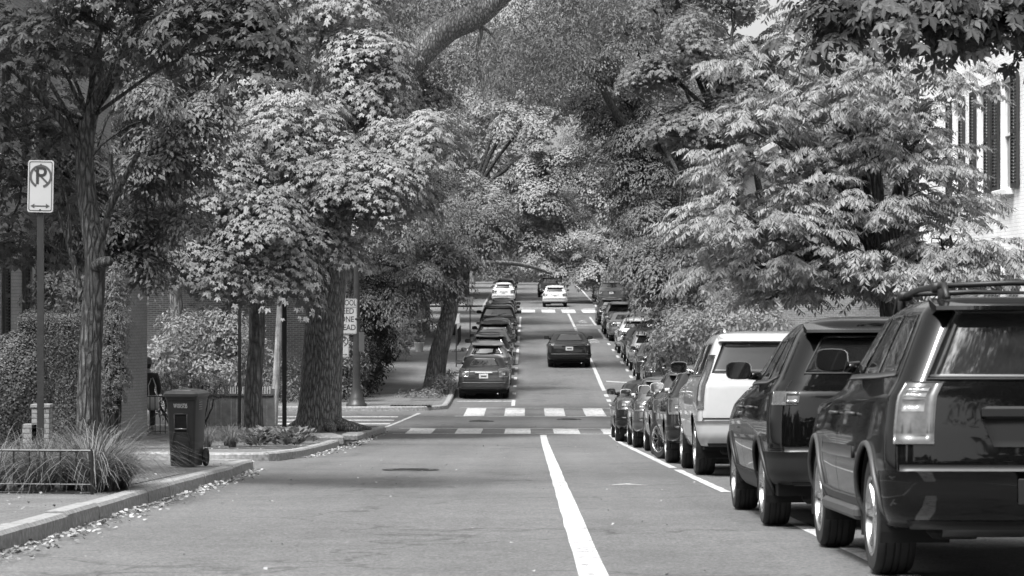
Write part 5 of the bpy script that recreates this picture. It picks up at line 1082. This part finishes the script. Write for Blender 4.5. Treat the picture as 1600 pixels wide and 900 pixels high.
def ubar(mb, x, y, z0, z1, w=.05):
    mb.box((x, y, (z0+z1)/2), (w, .012, z1-z0)); 
    for sg in (-1, 1): mb.box((x+sg*w*.42, y+.02, (z0+z1)/2), (.012, .032, z1-z0))
# near no-parking sign
x, y, _ = PX(62, 754, 28); e = empty('no_parking_sign', (x, y, gz(28)), 'no parking sign with double arrow on a dark post in the left foreground', 'sign'); mb = MB(); ubar(mb, 0, 0, -.2, PX(0, 262, 28)[2]-gz(28), .075); mb.build('post', M['pole'], e)
s = plate_sign(e, 'sign_panel', .305, .60); s.location = (.01, -.03, PX(0, 291, 28)[2]-gz(28)); s.rotation_euler = (0, math.radians(1.2), math.radians(-6)); noparking(s, .305, .60)
for zz in (-.272, .25): mb = MB(); mb.box((0, 0, zz), (.018, .016, .018), 0, .003); mb.build('bolt', M['pole'], s)
# bare post near the oak, and a second with a diamond sign
x, y, _ = PX(441, 676, 60); e = empty('sign_post', (x, 60.5, gz(60)), 'slim bare metal post just left of the oak trunk', 'post'); mb = MB(); ubar(mb, 0, 0, -.2, PX(0, 455, 60)[2]-gz(60), .11); mb.build('post', M['pole'], e)
x, y, _ = PX(374, 655, 62); e = empty('sign_post', (x, 62, gz(62)), 'thin post left of the corner maple trunk, behind the kerbside planting', 'post'); mb = MB(); ubar(mb, 0, 0, -.2, PX(0, 470, 62)[2]-gz(62), .08); mb.build('post', M['pole'], e)
x, y, _ = PX(390, 430, 64); e = empty('diamond_sign', (x, 64, gz(64)), 'plain grey back of a diamond sign half hidden in maple leaves on the left corner', 'sign'); mb = MB(); mb.tube([(0, .03, -.2), (0, .03, PX(0, 415, 64)[2]-gz(64))], .03, 8); mb.build('post', M['pole'], e); s = plate_sign(e, 'sign_panel', .36, .36, face=M['signb'], border=False); s.location = (0, 0, PX(0, 432, 64)[2]-gz(64)); s.rotation_euler = (0, math.radians(45), .5)
# lamp post with school sign
zl = gz(77); x = PX(557, 0, 77)[0]; e = empty('lamp_post', (x, 77, zl), 'tapered lamp post with flared base behind the oak, carrying the school speed zone sign', 'lamp post'); mb = MB()
mb.lathe([(.33, 0), (.33, .1), (.26, .14), (.25, .26), (.20, .34), (.16, .5), (.135, .62), (.125, 1.0), (.10, 3.4), (.075, 5.2), (.07, 5.3)], (0, 0, 0), 20); mb.lathe([(.112, 2.75), (.125, 2.76), (.125, 2.82), (.11, 2.83)], (0, 0, 0), 20); mb.build('post', M['pole'], e, True)
mb = MB(); mb.lathe([(.07, 5.3), (.14, 5.34), (.20, 5.5), (.22, 5.8), (.16, 6.0), (.05, 6.1), (.01, 6.15)], (0, 0, 0), 18); mb.build('lantern', M['paleplastic'], e, True)
e2 = empty('school_zone_sign', (x, 77, zl), 'white SCHOOL SPEED ZONE AHEAD sign on the lamp post, half behind the oak', 'sign'); zc = PX(0, 494, 77)[2]-zl; s = plate_sign(e2, 'sign_panel', .76, 1.12, rad=.05); s.location = (-.36, -.16, zc); s.rotation_euler = (0, math.radians(1), math.radians(8))
for t, zz in (('SCHOOL', .42), ('SPEED', .16), ('ZONE', -.10), ('AHEAD', -.36)): text_mesh(t, .25, 'lettering', M['signk'], s, (0, -.0055, zz), (math.radians(90), 0, 0), .001, .85 if len(t) < 6 else .72)
mb = MB(); mb.box((0, -.0055, .29), (.72, .003, .014)); mb.build('rule', M['signk'], s)
e3 = empty('no_parking_sign', (x, 77, zl), 'smaller no parking sign under the school zone sign behind the oak', 'sign'); s = plate_sign(e3, 'sign_panel', .38, .74); s.location = (-.42, -.14, PX(0, 540, 77)[2]-zl); s.rotation_euler = (0, 0, math.radians(8)); noparking(s, .38, .74)
e4 = empty('street_sign', (x, 77, zl), 'grey back of a narrow sign on the right of the lamp post', 'sign'); s = plate_sign(e4, 'sign_panel', .3, .62, face=M['signb'], border=False); s.location = (.16, .02, PX(0, 534, 77)[2]-zl); s.rotation_euler = (0, 0, math.radians(60))
# wheelie bin
zb = gz(33.5, .133); bx = PX(291, 0, 33.5)[0]; e = empty('wheelie_bin', (bx, 33.5, zb), 'dark wheeled refuse bin standing on the pavement corner', 'bin', rot=(0, 0, math.radians(-11))); e.scale = (.83, .80, 1.0)
mb = MB(); prof = []
def rr_loop(w, d, r, z, n=4):
    P = []
    for cx, cy, a0 in ((w-r, d-r, 0), (-w+r, d-r, 90), (-w+r, -d+r, 180), (w-r, -d+r, 270)): P += [(cx+r*math.cos(math.radians(a0+k*90/n)), cy+r*math.sin(math.radians(a0+k*90/n)), z) for k in range(n+1)]
    return P
def loft(mb, loops, cap=True):
    n = len(loops[0]); V = [v for l in loops for v in l]; Fc = [(i*n+k, i*n+(k+1) % n, (i+1)*n+(k+1) % n, (i+1)*n+k) for i in range(len(loops)-1) for k in range(n)]
    if cap: Fc += [tuple(range(n-1, -1, -1)), tuple((len(loops)-1)*n+k for k in range(n))]
    mb.add(V, Fc)
loft(mb, [rr_loop(.205, .24, .04, .02), rr_loop(.21, .25, .05, .08), rr_loop(.235, .29, .05, .60), rr_loop(.255, .31, .05, .90), rr_loop(.26, .315, .05, .93), rr_loop(.275, .33, .05, .935), rr_loop(.275, .33, .05, .985)])
bd = mb.build('body', M['binm'], e); autosmooth(bd, 30)
mb = MB(); loft(mb, [rr_loop(.295, .36, .06, .975), rr_loop(.30, .365, .06, .99), rr_loop(.298, .362, .06, 1.02), rr_loop(.27, .33, .06, 1.045), rr_loop(.22, .28, .06, 1.06), rr_loop(.20, .26, .05, 1.058), rr_loop(.19, .25, .05, 1.07), rr_loop(.05, .07, .02, 1.082)]); ld = mb.build('lid', M['lid'], e); autosmooth(ld, 30)
mb = MB(); mb.tube([(-.2, .35, .95), (.2, .35, .95)], .018, 8); mb.build('handle', M['lid'], e, True)
mb = MB()
yf = lambda z: -(.25+(.29-.25)*(z-.08)/.52)-.004 if z < .6 else -(.29+.02*(z-.6)/.3)-.004
V = []
def fpanel(mb, pts, off=0.): mb.add([(x_, yf(z_)-off, z_) for x_, z_ in pts], [tuple(range(len(pts)))])
fpanel(mb, [(-.10, .50), (.10, .50), (.10, .73), (-.10, .73)], .003); mb.build('lift_recess_shade', M['void'], e)  # flat panel on the bin front, painted near-black as recess shade
mb = MB(); mb.tube([(-.10, yf(.53)-.012, .535), (.10, yf(.53)-.012, .535)], .014, 8); mb.build('lift_bar', M['rimdk'], e, True)
mb = MB()
for sg in (-1, 1): mb.tube([(sg*.11, yf(.74)-.004, .74), (sg*.11, yf(.5)-.004, .50), (sg*.14, yf(.42)-.004, .42), (sg*.14, yf(.06)-.004, .06)], .012, 6)
mb.tube([(-.11, yf(.74)-.004, .74), (.11, yf(.74)-.004, .74)], .012, 6); mb.build('moulded_rib', M['binm'], e, True)
text_mesh('W1015735', .085, 'serial_number', M['paleplastic'], e, (0, yf(.85)-.006, .85), (math.radians(90), 0, 0), .001, .62, 0.)
mb = MB()
for k in range(5): mb.box((.262, -.05, .93-.032*k), (.004, .18-.02*(k % 2), .014))
mb.build('side_sticker', M['signb'], e)
for sg in (-1, 1):
    mb = MB(); mb.lathe([(.07, -.028), (.118, -.028), (.127, -.015), (.127, .015), (.118, .028), (.07, .028), (.06, .018), (.06, -.018), (.07, -.028)], (0, 0, 0), 24, 'x')
    for k in range(6): a = k*math.pi/3; mb.box((0, math.cos(a)*.035, math.sin(a)*.035), (.02, .02, .02)); 
    mb.lathe([(.001, -.02), (.066, -.014)], (0, 0, 0), 16, 'x'); mb.lathe([(.066, .014), (.001, .02)], (0, 0, 0), 16, 'x'); w = mb.build('wheel', M['tyre'], e, True); w.location = (sg*.255, .25, .128)
# low railing round the near bed
e = empty('low_railing', (-4.38, 24.4, gz(24.4, .13)), 'low black iron railing round the grass bed in the left foreground', 'railing'); mb = MB(); L_ = 2.2; h = .44
def rail(mb, p, q, n, h, r=.009, post=.014, z0=.1, both=True):
    P, Q = Vector(p), Vector(q); mb.tube([P+Vector((0, 0, h)), Q+Vector((0, 0, h))], .014, 6); mb.tube([P+Vector((0, 0, z0)), Q+Vector((0, 0, z0))], .010, 6)
    for k in range(n+1): a = P.lerp(Q, k/n); mb.tube([a+Vector((0, 0, z0-.06)), a+Vector((0, 0, h+.005))], r, 6)
    for a in (P, Q): mb.tube([a+Vector((0, 0, -.1)), a+Vector((0, 0, h+.02))], post*1.2, 8)
rail(mb, (0, 0, 0), (-1.45, .15, .0), 9, h); rail(mb, (-1.45, .15, 0), (-2.4, .25, 0), 6, h); mb.build('railing', M['iron'], e)
# brick pier
x = PX(59, 0, 34)[0]; zt = PX(0, 636, 34)[2]; e = empty('brick_pier', (x, 34, gz(34)), 'small stepped brick pier beside the near maple trunk', 'pier'); mb = MB(); hh = zt-gz(34); mb.box((.05, 0, hh/2), (.24, .24, hh)); mb.box((-.1, 0, hh*.36), (.2, .24, hh*.72)); mb.box((.05, 0, hh+.02), (.27, .27, .04)); mb.build('brickwork', brick('pier_brick', .22, .32, .14, 'wall', ms=.01), e)
# wooden fence, iron fence, second wooden gate
e = empty('wooden_fence', (-9.2, 64.3, gz(64.3)), 'grey board fence with a picket top behind the kerbside planting', 'fence'); mb = MB()
for k in range(18): mb.box((k*.135+.065, 0, .42), (.128, .03, .88))
mb.box((1.2, -.02, .87), (2.5, .05, .05)); mb.build('boards', M['wood'], e); mb = MB()
for k in range(38): mb.box((.03+k*.065, 0, .98), (.028, .02, .2))
mb.build('pickets', M['offwhite'], e)
mb = MB()
for k in range(3): mb.box((k*1.22, .03, .5), (.1, .1, 1.05))
mb.build('posts', M['wood'], e)
e = empty('iron_fence', (-9.3, 58.2, gz(58.2)), 'thin black iron fence between the brick bay and the bin', 'fence'); mb = MB(); rail(mb, (0, 0, 0), (1.1, 0, 0), 9, .95, .011, .016, .12); mb.build('railing', M['iron'], e)
e = empty('iron_fence', (PX(715, 0, 118)[0], 118, gz(118)), 'distant thin railing at the left tree pits', 'fence'); mb = MB(); rail(mb, (0, 0, 0), (0, 5, .1), 16, .8, .015, .02, .1); mb.build('railing', M['iron'], e)
# pale trunk behind the post
x = PX(430, 0, 66)[0]; tree('birch_tree', 'pale slim trunk between the bare post and the corner maple', (x, 65.5, gz(65.5)), [(x, 65.5, gz(65.5, 0)), PX(433, 560, 65.5), PX(438, 450, 65.5)], .11, .07, [PB(440, 430, 65.5, 40, 30, 30)], M['lf_mid'], M['palebark'], sub=3, kind='simple', size=.1, clr=.4, per=24, seed=77)
# granite lumps at the oak kerb
mb = MB(); mb.box((0, 0, .05), (.55, 1.1, .22), .3, .04); mb.box((.45, 1.5, .02), (.4, .9, .16), -.1, .04); o = mb.build('broken_kerbstone', M['granite']); o.location = (-4.35, 52.5, gz(52.5)); tag(o, 'broken granite kerbstones heaved up by the oak roots', 'kerbstone')
rg_ = random.Random(4); mb = MB()
for a in (-.6, -.1, .35, .9, 2.4, 3.2):
    L2 = rg_.uniform(1.0, 1.9) if a > -.2 and a < 1 else 1.0; p0 = Vector((ob[0], 61, gz(61)+.10)); d = Vector((math.cos(a-.5), math.sin(a-.5), 0)); mb.tube([p0+d*.3+Vector((0, 0, .16)), p0+d*.7+Vector((0, 0, .06)), p0+d*L2+Vector((0, 0, -.05))], [.22, .14, .05], 10)
o = mb.build('oak_roots', M['oakbark'], None, True)
oak = [q for q in bpy.data.objects if q.name.startswith('oak_tree')][0]; o.data.transform(Matrix.Translation(-oak.location)); o.parent = oak; o.name = 'root'
# flower pot by the far doorway
e = empty('planter', (PX(655, 0, 112)[0], 112, gz(112)), 'small white planter beside the far doorway on the left pavement', 'planter'); mb = MB(); mb.lathe([(.15, 0), (.22, .4), (.24, .42), (.24, .46), (.2, .46)], (0, 0, 0), 16); mb.build('pot', M['offwhite'], e, True); P, Nn, D, S = hosta(99); leaf_obj('leaves', P+np.array([0, 0, .4]), Nn, D, S, 'round', M['lf_light'], e)
# small meter posts on the far left pavement
for i, yv in enumerate((100, 124)):
    e = empty('parking_sign', (-2.95, yv, gz(yv)), ('nearer' if i == 0 else 'farther')+' small parking sign on a thin post beside the left parked row', 'sign'); mb = MB(); mb.tube([(0, 0, 0), (0, 0, 2.2)], .025, 8); mb.build('post', M['pole'], e); s = plate_sign(e, 'sign_panel', .3, .45, face=M['signw']); s.location = (0, -.03, 2.0)
# ------------------------------------------------------------------ person, seen from behind beside the brick bay
def skin(pts, edges, rad, root, name, mat, parent, lv=2):
    me = bpy.data.meshes.new(name); me.from_pydata(pts, edges, []); o = bpy.data.objects.new(name, me); COL.objects.link(o); o.parent = parent
    o.modifiers.new('s', 'SKIN'); me.skin_vertices[0].data.foreach_set('radius', [v for r in rad for v in (r if isinstance(r, tuple) else (r, r))])
    for i, d in enumerate(me.skin_vertices[0].data): d.use_root = (i == root)
    m = o.modifiers.new('u', 'SUBSURF'); m.levels = m.render_levels = lv
    dg = bpy.context.evaluated_depsgraph_get(); n = bpy.data.meshes.new_from_object(o.evaluated_get(dg)); o.modifiers.clear(); o.data = n; n.name = name; n.materials.clear(); n.materials.append(mat); n.polygons.foreach_set('use_smooth', [True]*len(n.polygons)); return o
px_, pyy = PX(230, 0, 60)[0], 60.
e = empty('person', (px_, pyy, gz(60, .14)), 'person in dark jacket and hat, seen from behind beside the brick bay', 'person')
P = [(0, 0, .98), (0, 0, 1.15), (0, 0, 1.36), (0, 0, 1.48), (0, -.01, 1.56), (0, -.01, 1.66), (0, -.01, 1.75), (-.10, 0, .90), (-.11, -.02, .50), (-.11, .03, .09), (-.11, -.13, .04), (.10, 0, .90), (.12, .04, .50), (.12, .0, .09), (.12, -.15, .04), (-.20, 0, 1.40), (-.27, .02, 1.12), (-.24, -.08, .88), (.20, 0, 1.40), (.27, .02, 1.12), (.25, -.06, .88)]
P = [(p[0], -p[1], p[2]) for p in P]
skin(P, [(0, 1), (1, 2), (2, 3), (3, 4), (4, 5), (5, 6), (0, 7), (7, 8), (8, 9), (9, 10), (0, 11), (11, 12), (12, 13), (13, 14), (2, 15), (15, 16), (16, 17), (2, 18), (18, 19), (19, 20)], [(.15, .12), (.15, .11), (.17, .12), .07, .055, (.085, .10), (.07, .085), .085, .06, .045, .04, .085, .06, .045, .04, .065, .048, .036, .065, .048, .036], 0, 'body', M['skin'], e)
P2 = [(0, 0, .85), (0, 0, .98), (0, 0, 1.15), (0, 0, 1.36), (0, 0, 1.46), (-.21, 0, 1.40), (-.28, -.02, 1.12), (-.25, .07, .92), (.21, 0, 1.40), (.28, -.02, 1.12), (.26, .06, .92)]
skin(P2, [(0, 1), (1, 2), (2, 3), (3, 4), (3, 5), (5, 6), (6, 7), (3, 8), (8, 9), (9, 10)], [(.19, .15), (.19, .145), (.18, .135), (.19, .14), .085, .085, .066, .055, .085, .066, .055], 2, 'jacket', M['cloth'], e)
P3 = [(0, 0, .95), (-.10, 0, .86), (-.11, .02, .50), (-.11, -.03, .14), (.10, 0, .86), (.12, -.04, .50), (.12, 0, .14)]
skin(P3, [(0, 1), (1, 2), (2, 3), (0, 4), (4, 5), (5, 6)], [(.16, .13), .10, .078, .07, .10, .078, .07], 0, 'trousers', M['cloth'], e)
mb = MB(); mb.lathe([(.01, 1.86), (.08, 1.84), (.105, 1.78), (.11, 1.72), (.17, 1.70), (.175, 1.69), (.1, 1.695)], (0, .01, 0), 20); mb.build('hat', M['trim'], e, True)
for sg in (-1, 1):
    for k in range(5):
        b_ = Vector((sg*.245, .07, .88)); d = Vector((sg*.012*(k-2)*.6, .018*(k-2), -.075-.012*(2-abs(k-2)))) if k < 4 else Vector((0, .045, -.04))
        skin([tuple(b_), tuple(b_+d*.55), tuple(b_+d+Vector((-sg*.012, 0, 0)))], [(0, 1), (1, 2)], [.012, .010, .008], 0, 'finger', M['skin'], e, 1) if False else None
    mb = MB(); hb = Vector((sg*.25, .07, .875)); mb.tube([hb, hb+Vector((0, .005, -.05)), hb+Vector((0, .008, -.09))], [.026, .038, .034], 8)
    for k in range(4): q = hb+Vector((-sg*.004, -.022+.016*k+.006, -.085)); mb.tube([q, q+Vector((-sg*.006, .002, -.04)), q+Vector((-sg*.02, .002, -.068-.006*(k in (1, 2))))], [.0095, .0088, .007], 6)
    q = hb+Vector((0, .035, -.04)); mb.tube([q, q+Vector((-sg*.006, .022, -.035)), q+Vector((-sg*.012, .022, -.06))], [.011, .010, .008], 6); mb.build('hand', M['skin'], e, True)
e = empty('shoulder_bag', (px_+.16, pyy-.16, gz(60, .14)+.55), 'pale cloth bag carried by the person beside the brick bay', 'bag'); mb = MB(); loft(mb, [rr_loop(.13, .04, .03, 0), rr_loop(.15, .06, .04, .08), rr_loop(.15, .055, .04, .3), rr_loop(.13, .03, .02, .36)]); mb.build('bag', M['bag'], e, True); mb = MB(); mb.tube([(-.1, 0, .35), (-.12, .03, .6), (-.05, .08, .8)], .012, 6); mb.tube([(.1, 0, .35), (.06, .03, .6), (-.02, .08, .8)], .012, 6); mb.build('strap', M['bag'], e)
# face, ears and hair are turned away from the camera but present
per = [q for q in bpy.data.objects if q.name == 'person'][0]
mb = MB(); mb.lathe([(.01, 1.775), (.06, 1.765), (.088, 1.72), (.095, 1.66), (.085, 1.60), (.06, 1.575)], (0, -.02, 0), 18); mb.build('hair', M['hair'], per, True)
mb = MB(); mb.tube([(0, .09, 1.69), (0, .118, 1.655), (0, .10, 1.64)], [.010, .015, .010], 8); mb.build('nose', M['skin'], per, True)
for sg in (-1, 1):
    mb = MB(); mb.lathe([(.001, -.008), (.012, -.005), (.014, 0), (.012, .005), (.001, .008)], (sg*.033, .09, 1.69), 10, 'x'); mb.build('eye', M['white'], per, True)
    mb = MB(); mb.lathe([(.001, -.01), (.028, -.006), (.03, 0), (.02, .008), (.001, .01)], (sg*.085, .0, 1.665), 12, 'x'); mb.build('ear', M['skin'], per, True)
mb = MB(); mb.tube([(-.025, .092, 1.612), (0, .10, 1.610), (.025, .092, 1.612)], [.004, .007, .004], 6); mb.build('mouth', M['bag'], per, True)
